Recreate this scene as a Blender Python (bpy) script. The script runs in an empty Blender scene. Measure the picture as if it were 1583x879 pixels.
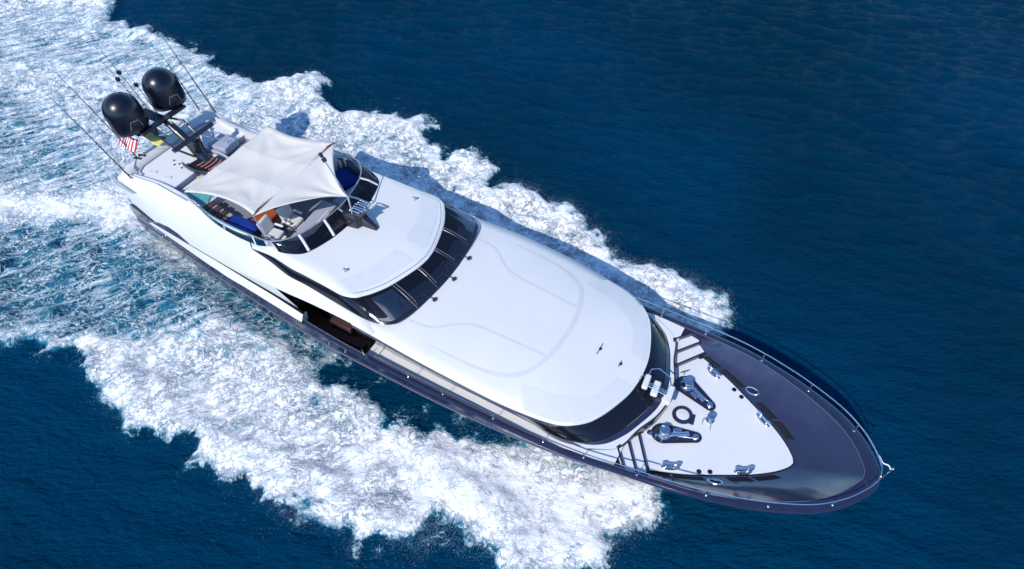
import bpy, bmesh, math, random
import numpy as np
from mathutils import Matrix, Vector

random.seed(7)
rng = np.random.default_rng(11)
sc = bpy.context.scene
col = sc.collection

# ---------------------------------------------------------------- camera
CAM_R = ((0.8675603, -0.4042176, 0.2897364), (0.4958135, 0.6574861, -0.5673456), (0.0388334, 0.6358618, 0.7708254))
CAM_P = (27.73681, -14.98438, 25.66195)
cam = bpy.data.cameras.new('camera')
cam.lens = 25.0467
cam.sensor_width = 36.0
cam.clip_start = 0.5
cam.clip_end = 20000.0
cam_o = bpy.data.objects.new('camera', cam)
col.objects.link(cam_o)
m4 = Matrix.Identity(4)
for i in range(3):
    for j in range(3):
        m4[i][j] = CAM_R[i][j]
    m4[i][3] = CAM_P[i]
cam_o.matrix_world = m4
sc.camera = cam_o

# ---------------------------------------------------------------- light
SUN = Vector((-0.09, -1.0, 0.95)).normalized()          # direction towards the sun
world = bpy.data.worlds.new('World')
sc.world = world
world.use_nodes = True
wn = world.node_tree
for n in list(wn.nodes):
    wn.nodes.remove(n)
wo = wn.nodes.new('ShaderNodeOutputWorld')
bg = wn.nodes.new('ShaderNodeBackground')
sky = wn.nodes.new('ShaderNodeTexSky')
sky.sky_type = 'NISHITA'
sky.sun_disc = False
sky.sun_elevation = math.asin(SUN.z)
sky.sun_rotation = math.atan2(SUN.x, SUN.y)
sky.air_density = 1.0
sky.dust_density = 0.0
sky.ozone_density = 1.6
bg.inputs[1].default_value = 0.15
tint = wn.nodes.new('ShaderNodeVectorMath'); tint.operation = 'MULTIPLY'   # clear maritime air: bluer than the default haze
tint.inputs[1].default_value = (0.66, 0.90, 1.14)
wn.links.new(sky.outputs[0], tint.inputs[0]); wn.links.new(tint.outputs[0], bg.inputs[0])
wn.links.new(bg.outputs[0], wo.inputs[0])
sl = bpy.data.lights.new('sun', 'SUN')
sl.energy = 3.3
sl.angle = math.radians(0.55)
sl.color = (1.0, 0.955, 0.885)
so = bpy.data.objects.new('sun', sl)
col.objects.link(so)
so.location = SUN * 60
so.rotation_euler = (-SUN).to_track_quat('-Z', 'Y').to_euler()
sc.view_settings.view_transform = 'Standard'
sc.view_settings.look = 'None'
sc.view_settings.gamma = 1.0
sc.view_settings.exposure = 0.40
sc.view_settings.use_curve_mapping = False
sc.cycles.use_denoising = True
sc.cycles.max_bounces = 8
sc.cycles.transparent_max_bounces = 12

# the yacht rides bow-up by about three degrees: boat frame -> world
TRIM = 0.055
_n = math.hypot(1, TRIM)
MB4 = Matrix(((1 / _n, 0, -TRIM / _n, 0), (0, 1, 0, 0), (TRIM / _n, 0, 1 / _n, 0), (0, 0, 0, 1))) @ Matrix.Translation((0, 0, -2.0))

# ---------------------------------------------------------------- helpers
class MB:
    def __init__(s):
        s.v = []; s.f = []
    def add(s, vs, fs):
        o = len(s.v)
        s.v += [tuple(p) for p in vs]
        s.f += [tuple(i + o for i in f) for f in fs]
        return s
    def loft(s, rows, closed=False):
        n = len(rows[0]); vs = [p for r in rows for p in r]; fs = []
        for i in range(len(rows) - 1):
            for j in range(n if closed else n - 1):
                k = (j + 1) % n
                fs.append((i * n + j, i * n + k, (i + 1) * n + k, (i + 1) * n + j))
        return s.add(vs, fs)
    def sym(s, rows):
        """loft given for the starboard side (y>0 here means half breadth) built on both sides"""
        s.loft([[(x, -y, z) for x, y, z in r] for r in rows])
        return s.loft([[(x, y, z) for x, y, z in r] for r in rows])
    def tube(s, pts, r, n=8, flat=1.0):
        pts = [Vector(p) for p in pts]; rows = []
        up = None
        for i, p in enumerate(pts):
            d = (pts[min(i + 1, len(pts) - 1)] - pts[max(i - 1, 0)])
            if d.length < 1e-9: d = Vector((0, 0, 1))
            d.normalize()
            if up is None:
                up = Vector((0, 0, 1)) if abs(d.z) < 0.9 else Vector((1, 0, 0))
            a = d.cross(up)
            if a.length < 1e-4: a = d.orthogonal()
            a.normalize(); b = a.cross(d).normalized(); up = b
            rr = r[i] if isinstance(r, (list, tuple)) else r
            rows.append([p + (a * math.cos(2 * math.pi * k / n) + b * flat * math.sin(2 * math.pi * k / n)) * rr for k in range(n)])
        o = len(s.v)
        s.loft(rows, True)
        s.f.append(tuple(o + k for k in range(n))[::-1])
        o2 = o + (len(rows) - 1) * n
        s.f.append(tuple(o2 + k for k in range(n)))
        return s
    def box(s, c, d, yaw=0.0, pitch=0.0, taper=1.0, roll=0.0):
        R = Matrix.Rotation(yaw, 3, 'Z') @ Matrix.Rotation(pitch, 3, 'Y') @ Matrix.Rotation(roll, 3, 'X')
        vs = []
        for z in (-1, 1):
            t = taper if z > 0 else 1.0
            for x, y in ((-1, -1), (1, -1), (1, 1), (-1, 1)):
                vs.append(Vector(c) + R @ Vector((x * d[0] / 2 * t, y * d[1] / 2 * t, z * d[2] / 2)))
        return s.add(vs, [(3, 2, 1, 0), (4, 5, 6, 7), (0, 1, 5, 4), (1, 2, 6, 5), (2, 3, 7, 6), (3, 0, 4, 7)])
    def prism(s, out, z0, z1, inset=0.0):
        n = len(out)
        cx = sum(p[0] for p in out) / n; cy = sum(p[1] for p in out) / n
        f = lambda p: (cx + (p[0] - cx) * (1 - inset), cy + (p[1] - cy) * (1 - inset))
        Z0 = z0 if callable(z0) else (lambda x, y: z0)
        Z1 = z1 if callable(z1) else (lambda x, y: z1)
        vs = [(x, y, Z0(x, y)) for x, y in out] + [(*f(p), Z1(*f(p))) for p in out]
        return s.add(vs, [tuple(range(n))[::-1], tuple(range(n, 2 * n))] + [(i, (i + 1) % n, n + (i + 1) % n, n + i) for i in range(n)])
    def lathe(s, prof, c=(0, 0, 0), n=24, M=None):
        M = M or Matrix.Identity(3); rows = []
        for r, z in prof:
            rows.append([Vector(c) + M @ Vector((r * math.cos(2 * math.pi * k / n), r * math.sin(2 * math.pi * k / n), z)) for k in range(n)])
        return s.loft(rows, True)
    def ell(s, c, d, n=14, M=None):
        M = M or Matrix.Identity(3)
        prof = [(max(1e-4, math.sin(math.pi * i / 10)), -math.cos(math.pi * i / 10)) for i in range(11)]
        rows = [[Vector(c) + M @ Vector((r * math.cos(2 * math.pi * k / n) * d[0], r * math.sin(2 * math.pi * k / n) * d[1], z * d[2])) for k in range(n)] for r, z in prof]
        return s.loft(rows, True)
    def patch(s, g, n, m):
        rows = [[g(i / n, j / m) for j in range(m + 1)] for i in range(n + 1)]
        return s.loft(rows)

def cr(pts, n):
    """Catmull-Rom through pts, n samples per span (matched between curves of equal length)"""
    P = [np.array(p, float) for p in pts]
    P = [2 * P[0] - P[1]] + P + [2 * P[-1] - P[-2]]
    out = []
    for i in range(1, len(P) - 2):
        for k in range(n):
            t = k / n
            a, b, c, d = P[i - 1:i + 3]
            out.append(tuple(0.5 * (2 * b + (c - a) * t + (2 * a - 5 * b + 4 * c - d) * t * t + (3 * b - 3 * c + d - a) * t ** 3)))
    out.append(tuple(P[-2]))
    return out

def mirror_curve(c):
    """stern starboard -> bow/front centre -> stern port (centre point shared)"""
    return [(x, -y, z) for x, y, z in c] + [(x, y, z) for x, y, z in c[::-1][1:]]

def lerp_rows(a, b, k, bulge=0.0):
    rows = []
    for i in range(k + 1):
        t = i / k
        rows.append([tuple(np.array(p) * (1 - t) + np.array(q) * t + np.array((0, 0, bulge * math.sin(math.pi * t)))) for p, q in zip(a, b)])
    return rows

def obj(name, mb, mat, parent, base=None, smooth=38, bevel=0.0, thick=0.0, segs=2):
    me = bpy.data.meshes.new(name)
    vs = mb.v
    if base is not None:
        vs = [(p[0] - base[0], p[1] - base[1], p[2] - base[2]) for p in vs]
    me.from_pydata([tuple(map(float, p)) for p in vs], [], mb.f)
    bm = bmesh.new(); bm.from_mesh(me)
    bmesh.ops.remove_doubles(bm, verts=bm.verts, dist=1e-5)
    bmesh.ops.recalc_face_normals(bm, faces=bm.faces)
    bm.to_mesh(me); bm.free()
    if smooth:
        me.polygons.foreach_set('use_smooth', [True] * len(me.polygons))
        me.set_sharp_from_angle(angle=math.radians(smooth))
    me.materials.append(mat)
    o = bpy.data.objects.new(name, me)
    col.objects.link(o)
    if parent is not None: o.parent = parent
    if thick:
        md = o.modifiers.new('solid', 'SOLIDIFY'); md.thickness = thick; md.offset = 0
    if bevel:
        md = o.modifiers.new('bevel', 'BEVEL'); md.width = bevel; md.segments = segs; md.limit_method = 'ANGLE'
        md.angle_limit = math.radians(40)
    return o

def tag(o, label, cat, group=None, kind=None):
    o['label'] = label
    if cat: o['category'] = cat
    if group: o['group'] = group
    if kind: o['kind'] = kind
    return o

def thing(name, base, label, cat, group=None):
    o = bpy.data.objects.new(name, None)
    col.objects.link(o)
    o.empty_display_size = 0.2
    o.matrix_world = MB4 @ Matrix.Translation(base)
    return tag(o, label, cat, group)

# ---------------------------------------------------------------- materials
def mat(name, base, rough=0.4, metal=0.0, spec=0.5, coat=0.0, nscale=0.0, namt=0.0, bump=0.0, bscale=20.0, rvar=0.0, coat_rough=0.05):
    m = bpy.data.materials.new(name); m.use_nodes = True
    nt = m.node_tree; p = nt.nodes['Principled BSDF']
    p.inputs['Base Color'].default_value = (*base, 1)
    p.inputs['Roughness'].default_value = rough
    p.inputs['Metallic'].default_value = metal
    p.inputs['Specular IOR Level'].default_value = spec
    p.inputs['Coat Weight'].default_value = coat
    p.inputs['Coat Roughness'].default_value = coat_rough
    if namt or rvar:
        tc = nt.nodes.new('ShaderNodeTexCoord')
        nz = nt.nodes.new('ShaderNodeTexNoise'); nz.inputs['Scale'].default_value = nscale; nz.inputs['Detail'].default_value = 6
        nz.inputs['Roughness'].default_value = 0.62
        nt.links.new(tc.outputs['Object'], nz.inputs['Vector'])
        if namt:
            r = nt.nodes.new('ShaderNodeMapRange')
            r.inputs[1].default_value = 0.3; r.inputs[2].default_value = 0.7
            r.inputs[3].default_value = 1 - namt; r.inputs[4].default_value = 1 + namt
            nt.links.new(nz.outputs['Fac'], r.inputs[0])
            mx = nt.nodes.new('ShaderNodeVectorMath'); mx.operation = 'SCALE'
            mx.inputs[0].default_value = base
            nt.links.new(r.outputs[0], mx.inputs['Scale'])
            nt.links.new(mx.outputs[0], p.inputs['Base Color'])
        if rvar:
            r2 = nt.nodes.new('ShaderNodeMapRange')
            r2.inputs[1].default_value = 0.3; r2.inputs[2].default_value = 0.7
            r2.inputs[3].default_value = max(0.02, rough - rvar); r2.inputs[4].default_value = rough + rvar
            nt.links.new(nz.outputs['Fac'], r2.inputs[0]); nt.links.new(r2.outputs[0], p.inputs['Roughness'])
    if bump:
        tc2 = nt.nodes.new('ShaderNodeTexCoord')
        nb = nt.nodes.new('ShaderNodeTexNoise'); nb.inputs['Scale'].default_value = bscale; nb.inputs['Detail'].default_value = 4
        bp = nt.nodes.new('ShaderNodeBump'); bp.inputs['Strength'].default_value = bump; bp.inputs['Distance'].default_value = 0.02
        nt.links.new(tc2.outputs['Object'], nb.inputs['Vector']); nt.links.new(nb.outputs['Fac'], bp.inputs['Height'])
        nt.links.new(bp.outputs[0], p.inputs['Normal'])
    return m

def glass_mat(name, tint, rough=0.03, body=(0.01, 0.012, 0.02)):
    """tinted glass: what is behind shows through darkened, the sky reflects on top"""
    m = bpy.data.materials.new(name); m.use_nodes = True
    nt = m.node_tree
    for n in list(nt.nodes): nt.nodes.remove(n)
    out = nt.nodes.new('ShaderNodeOutputMaterial')
    tr = nt.nodes.new('ShaderNodeBsdfTransparent'); tr.inputs[0].default_value = (*tint, 1)
    df = nt.nodes.new('ShaderNodeBsdfDiffuse'); df.inputs[0].default_value = (*body, 1)
    ad = nt.nodes.new('ShaderNodeMixShader'); ad.inputs[0].default_value = 0.2
    gl = nt.nodes.new('ShaderNodeBsdfGlossy'); gl.inputs['Roughness'].default_value = rough
    fr = nt.nodes.new('ShaderNodeFresnel'); fr.inputs[0].default_value = 1.5
    mx = nt.nodes.new('ShaderNodeMixShader')
    nt.links.new(tr.outputs[0], ad.inputs[1]); nt.links.new(df.outputs[0], ad.inputs[2])
    nt.links.new(fr.outputs[0], mx.inputs[0]); nt.links.new(ad.outputs[0], mx.inputs[1]); nt.links.new(gl.outputs[0], mx.inputs[2])
    nt.links.new(mx.outputs[0], out.inputs[0])
    return m

WHITE = mat('white_gelcoat', (0.645, 0.640, 0.625), 0.42, coat=0.06, nscale=0.5, namt=0.02, rvar=0.08)
NONSKID = mat('nonskid_paint', (0.585, 0.59, 0.60), 0.65, nscale=3, namt=0.03, bump=0.2, bscale=160)
DECK = mat('white_deck', (0.66, 0.66, 0.67), 0.55, nscale=1.2, namt=0.025, bump=0.15, bscale=140)
NAVY = mat('navy_paint', (0.015, 0.018, 0.047), 0.22, coat=0.6, nscale=2.5, namt=0.10, rvar=0.06, coat_rough=0.06)
BOWL = mat('bulwark_paint', (0.019, 0.022, 0.052), 0.20, coat=1.0, nscale=1.6, namt=0.10, rvar=0.08, coat_rough=0.10)
DARKG = mat('black_glass', (0.006, 0.007, 0.014), 0.12, spec=0.45, nscale=1.0, rvar=0.02)
BLACK = mat('black_paint', (0.012, 0.012, 0.02), 0.28, coat=0.4, nscale=4, namt=0.15)
DOME = mat('dome_paint', (0.003, 0.0035, 0.010), 0.30, coat=0.15, nscale=1.5, namt=0.15, rvar=0.05, coat_rough=0.2)
CHROME = mat('stainless_steel', (0.72, 0.73, 0.76), 0.16, metal=1.0, nscale=12, namt=0.06, rvar=0.05)
GREYMET = mat('grey_metal', (0.42, 0.43, 0.47), 0.35, metal=0.7, nscale=8, namt=0.06)
CANVAS = mat('awning_canvas', (0.62, 0.585, 0.53), 0.85, spec=0.2, nscale=1.2, namt=0.03, bump=0.25, bscale=9)
BLUEC = mat('blue_canvas', (0.006, 0.030, 0.21), 0.8, spec=0.2, nscale=5, namt=0.25, bump=0.5, bscale=7)
WOOD = mat('varnished_wood', (0.33, 0.075, 0.030), 0.30, coat=0.3, nscale=6, namt=0.30)
TEAKD = mat('dark_teak', (0.06, 0.032, 0.035), 0.5, nscale=5, namt=0.35)
GREYF = mat('grey_floor', (0.20, 0.205, 0.235), 0.6, nscale=4, namt=0.06)
GREYB = mat('blue_grey_paint', (0.33, 0.35, 0.42), 0.5, nscale=3, namt=0.05)
SEATM = mat('seat_vinyl', (0.60, 0.59, 0.57), 0.55, nscale=6, namt=0.05)
TAN = mat('tan_wood', (0.50, 0.38, 0.30), 0.5, nscale=9, namt=0.15)
LINE = mat('grey_seam', (0.555, 0.555, 0.56), 0.6, nscale=3, namt=0.04)
GREYB2 = mat('rub_rail_paint', (0.10, 0.10, 0.16), 0.4, nscale=3, namt=0.08)
SHIELD = glass_mat('windshield_glass', (0.78, 0.81, 0.86), 0.13, (0.02, 0.024, 0.035))
TINT = glass_mat('smoked_glass', (0.16, 0.16, 0.20), 0.04)
CLEAR = glass_mat('pale_glass', (0.55, 0.60, 0.62), 0.05, (0.05, 0.06, 0.07))
POOL = mat('pool_water', (0.10, 0.34, 0.36), 0.06, nscale=3, namt=0.25, bump=0.4, bscale=8)
RUBBER = mat('dark_seal', (0.008, 0.008, 0.014), 0.6, spec=0.2, nscale=5, namt=0.1)

# ================================================================= SEA
FOAM_EDGE = [(-29.2, 9.02), (-20.22, 12.91), (-16.96, 10.93), (-14.51, 9.85), (-11.67, 10.17), (-9.9, 9.82), (-6.58, 10.04), (-4.81, 9.3), (-2.32, 9.36), (-1.49, 10.67), (-0.61, 12.29), (0.98, 11.73), (2.52, 10.23), (4.22, 10.75), (5.96, 10.86), (7.44, 11.95), (9.09, 10.94), (10.45, 9.72), (11.2, 10.83), (12.04, 11.5), (13.31, 10.4), (14.33, 9.14), (14.89, 10.07), (16.23, 9.75), (17.65, 9.95), (18.77, 9.93), (19.88, 9.53), (21.04, 8.95), (21.77, 8.24), (22.95, 8.53), (24.3, 8.49), (25.0, 8.54), (26.02, 8.24), (27.04, 8.23), (27.59, 7.51), (27.51, 6.86), (27.66, 4.52), (28.42, -0.59), (28.47, -2.34), (28.16, -3.3), (27.0, -4.32), (27.15, -4.86), (27.15, -5.68), (26.39, -6.3), (26.77, -7.35), (25.05, -8.36), (24.12, -7.64), (23.57, -7.07), (22.83, -6.87), (21.52, -6.81), (21.25, -7.39), (20.42, -8.39), (19.89, -9.32), (19.65, -9.57), (19.0, -9.45), (18.2, -9.3), (16.92, -9.36), (16.2, -9.93), (15.42, -10.25), (14.5, -9.94), (14.11, -10.52), (12.83, -10.04), (11.73, -9.93), (10.63, -10.02), (9.74, -9.67), (8.13, -10.14), (6.54, -9.72), (5.14, -9.56), (4.02, -9.23), (2.54, -9.94), (1.78, -10.59), (0.88, -11.7)]
FMOD = {
    'lace': [(4.24, -2.22), (5.64, -1.98), (11.2, -2.59), (13.18, -3.48), (11.22, -3.88), (9.81, -3.93), (6.58, -3.34)],
    'dark': [(12.9, -4.6), (13.2, -3.75), (14.4, -2.4), (18.0, -2.4), (21.5, -2.3), (22.9, -2.5), (22.6, -3.05), (21.6, -3.45), (20.24, -4.3), (18.5, -4.6), (17.6, -5.05), (16.6, -5.0), (15.4, -4.8), (14.2, -5.2)],
    'streak': [(-5.52, -7.29), (-0.91, -3.42), (0.62, -2.82), (5.27, -3.24), (9.08, -3.55), (11.03, -4.08), (7.95, -4.74), (6.79, -5.86), (4.54, -8.03), (2.26, -9.42), (0.16, -11.2)],
    'teal': [(-16.87, 0.53), (-11.67, 1.67), (-4.31, -0.55), (-2.66, -1.55), (-4.94, -3.54), (-8.94, -4.93)],
    'top': [(-23.16, 4.86), (-16.18, 9.5), (-5.84, 9.28), (-0.44, 8.91), (-3.77, 5.68), (-9.45, 6.13), (-18.03, 1.33)],
    'core': [(-8.09, -5.52), (-2.62, -1.97), (-0.43, -1.69), (0.25, -2.69), (-2.38, -4.08), (-5.78, -7.11)],
    'core2': [(17.24, -6.32), (20.32, -4.64), (23.9, -3.35), (27.55, -2.39), (27.92, -2.98), (26.17, -5.67), (23.99, -6.96), (20.14, -7.02)],
    'core3': [(5.48, -9.47), (7.34, -7.79), (11.98, -5.54), (16.37, -5.19), (18.57, -6.47), (18.41, -8.62), (15.5, -9.49), (12.56, -9.43), (8.33, -9.68)],
    'gap': [(20.11, -8.58), (21.29, -7.36), (21.52, -6.81), (22.14, -6.83), (22.41, -7.89), (21.36, -8.77)],
    'port': [(4.76, 7.72), (8.56, 7.29), (12.54, 7.43), (16.42, 7.38), (19.96, 7.52), (23.4, 7.46), (27.52, 7.08), (26.95, 6.52), (22.08, 6.65), (17.17, 6.04), (12.5, 6.29), (7.1, 6.97)],
}

def polysd(X, Y, poly):
    """signed distance, positive inside"""
    d = np.full(X.shape, 1e9); ins = np.zeros(X.shape, bool)
    n = len(poly)
    for i in range(n):
        ax, ay = poly[i]; bx, by = poly[(i + 1) % n]
        ex, ey = bx - ax, by - ay; L = ex * ex + ey * ey
        t = np.clip(((X - ax) * ex + (Y - ay) * ey) / L, 0, 1)
        d = np.minimum(d, np.hypot(X - ax - t * ex, Y - ay - t * ey))
        if ay != by:
            c = ((ay > Y) != (by > Y)) & (X < (bx - ax) * (Y - ay) / (by - ay) + ax)
            ins ^= c
    return np.where(ins, d, -d)

_perm = rng.random((256, 256))
def vnoise(X, Y):
    xi = np.floor(X).astype(int); yi = np.floor(Y).astype(int)
    fx = X - xi; fy = Y - yi
    fx = fx * fx * (3 - 2 * fx); fy = fy * fy * (3 - 2 * fy)
    g = lambda a, b: _perm[(a) & 255, (b) & 255]
    return (g(xi, yi) * (1 - fx) + g(xi + 1, yi) * fx) * (1 - fy) + (g(xi, yi + 1) * (1 - fx) + g(xi + 1, yi + 1) * fx) * fy
def fbm(X, Y, s, o=4, r=0.5):
    t = 0; a = 1; w = 0
    for k in range(o):
        t = t + a * vnoise(X * s * 2 ** k + 17.3 * k, Y * s * 2 ** k + 5.1 * k); w += a; a *= r
    return t / w
def sstep(a, b, x):
    t = np.clip((x - a) / (b - a), 0, 1)
    return t * t * (3 - 2 * t)

def axis(lo, hi, st, far):
    a = np.arange(lo, hi + st / 2, st)
    out = []; d = st * 1.5; p = hi
    while p < far:
        p += d; out.append(p); d *= 1.32
    neg = []; d = st * 1.5; p = lo
    while p > -far:
        p -= d; neg.append(p); d *= 1.32
    return np.array(neg[::-1] + list(a) + out)

def foam_field(X, Y):
    wa = 2.6 - 1.2 * sstep(18, 24, X)
    wx = X + (fbm(X, Y, 0.55, 5, 0.62) - 0.5) * wa; wy = Y + (fbm(X + 40, Y - 30, 0.55, 5, 0.62) - 0.5) * wa
    wx = wx + (fbm(X + 7, Y, 1.9, 2, 0.6) - 0.5) * 0.75; wy = wy + (fbm(X, Y + 51, 1.9, 2, 0.6) - 0.5) * 0.75
    sd = polysd(wx, wy, FOAM_EDGE)
    D = sstep(-0.25, 0.7, sd) * 0.80
    rim = np.exp(-((sd - 0.7) / 0.8) ** 2)
    D = D + 0.14 * rim
    def mod(k, target, w, soft=0.7):
        nonlocal D
        m = sstep(-soft, soft, polysd(wx, wy, FMOD[k])) * w
        D = D * (1 - m) + target * m
    mod('top', 0.69, 1.0, 1.2); mod('teal', 0.62, 1.0, 1.5); mod('streak', 0.50, 1.0, 0.9); mod('core', 1.0, 1.0, 0.9)
    mod('core3', 0.90, 0.9, 1.0); mod('core2', 1.05, 1.0, 0.9); mod('lace', 0.44, 1.0, 0.45); mod('dark', 0.235, 1.0, 0.35); mod('gap', 0.35, 0.9, 0.4)
    mod('port', 0.98, 0.8, 0.8)
    return D, sd

xs = axis(-30, 44, 0.15, 6000); ys = axis(-20, 54, 0.15, 6000)
GX, GY = np.meshgrid(xs, ys, indexing='ij')
near = (GX > -31) & (GX < 45) & (GY > -21) & (GY < 55)
D = np.zeros(GX.shape); SD = np.full(GX.shape, -99.0)
fm = (GX > -33) & (GX < 32) & (GY > -16) & (GY < 16)
D[fm], SD[fm] = foam_field(GX[fm], GY[fm])
# wind waves: crests run roughly along (0.86, 0.5)
Z = np.zeros(GX.shape)
fade = np.exp(-np.maximum(0, np.hypot(GX - 15, GY - 10) - 60) / 60)
for k in range(70):
    lam = 0.6 * (2.8 / 0.6) ** rng.random()
    th = math.radians(120) + rng.normal(0, 0.42)
    kk = 2 * math.pi / lam
    Z += 0.0034 * lam ** 0.6 * np.sin(kk * (GX * math.cos(th) + GY * math.sin(th)) + rng.random() * 6.28)
Z = Z + 0.35 * np.abs(Z) 
Z *= fade * (1 - 0.6 * np.clip(D, 0, 1))
Dn = np.clip(D, 0, 1)
bumps = fbm(GX, GY, 0.75, 4, 0.55) - 0.45
chop = fbm(GX + 9, GY + 3, 2.6, 2, 0.6) - 0.5
Z += sstep(0.2, 0.8, Dn) * (1 - 0.45 * sstep(-0.5, 1.0, polysd(GX, GY, FMOD['core2']))) * (0.10 + 0.36 * bumps + 0.05 * chop)
Z += 0.34 * np.exp(-((SD - 0.9) / 0.9) ** 2) * (0.4 + 0.9 * fbm(GX, GY, 0.5, 3))
# trough beside the starboard quarter, hollow lines of the transverse wake
Z -= 0.25 * sstep(-0.6, 0.6, polysd(GX, GY, FMOD['lace'])) + 0.12 * sstep(-0.5, 0.6, polysd(GX, GY, FMOD['dark']))
# the hull's own trough: water drawn down along the after sides
HULL_WL = [(1.4, -2.45), (6, -2.98), (11.6, -3.36), (15.7, -3.36), (20, -3.05), (23.6, -2.35), (27.5, -1.25), (31.2, 0), (27.5, 1.25), (23.6, 2.35), (20, 3.05), (15.7, 3.36), (11.6, 3.36), (6, 2.98), (1.4, 2.45)]
hm = (GX > -3) & (GX < 34) & (np.abs(GY) < 8)
hs = polysd(GX[hm], GY[hm], HULL_WL)
k_ = np.exp(-(np.minimum(hs, 0) / 0.75) ** 2)
Z[hm] = Z[hm] * (1 - 0.75 * k_) - 0.34 * k_ * (1 - sstep(13, 20, GX[hm])) * sstep(0.5, 3.0, GX[hm])
nx, ny = GX.shape
idx = np.arange(nx * ny).reshape(nx, ny)
quads = np.stack([idx[:-1, :-1], idx[1:, :-1], idx[1:, 1:], idx[:-1, 1:]], -1).reshape(-1, 4)
me = bpy.data.meshes.new('sea')
me.vertices.add(nx * ny)
me.vertices.foreach_set('co', np.stack([GX, GY, Z], -1).reshape(-1).astype(np.float32))
me.loops.add(quads.size)
me.loops.foreach_set('vertex_index', quads.reshape(-1).astype(np.int32))
me.polygons.add(len(quads))
me.polygons.foreach_set('loop_start', np.arange(0, quads.size, 4, dtype=np.int32))
me.polygons.foreach_set('use_smooth', np.ones(len(quads), bool))
me.update(calc_edges=True)
at = me.attributes.new('foam', 'FLOAT', 'POINT')
at.data.foreach_set('value', D.reshape(-1).astype(np.float32))
strk = np.clip(sum(q * sstep(-1.5, 1.0, polysd(GX, GY, FMOD[k])) for k, q in (('streak', 1), ('teal', 1), ('top', 0.85), ('core3', 0.85))), 0, 1)
at = me.attributes.new('streak', 'FLOAT', 'POINT')
at.data.foreach_set('value', strk.reshape(-1).astype(np.float32))
sea = bpy.data.objects.new('sea', me)
col.objects.link(sea)
tag(sea, 'deep blue open sea with the white wake churned up round the yacht', 'sea', kind='structure')

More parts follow.
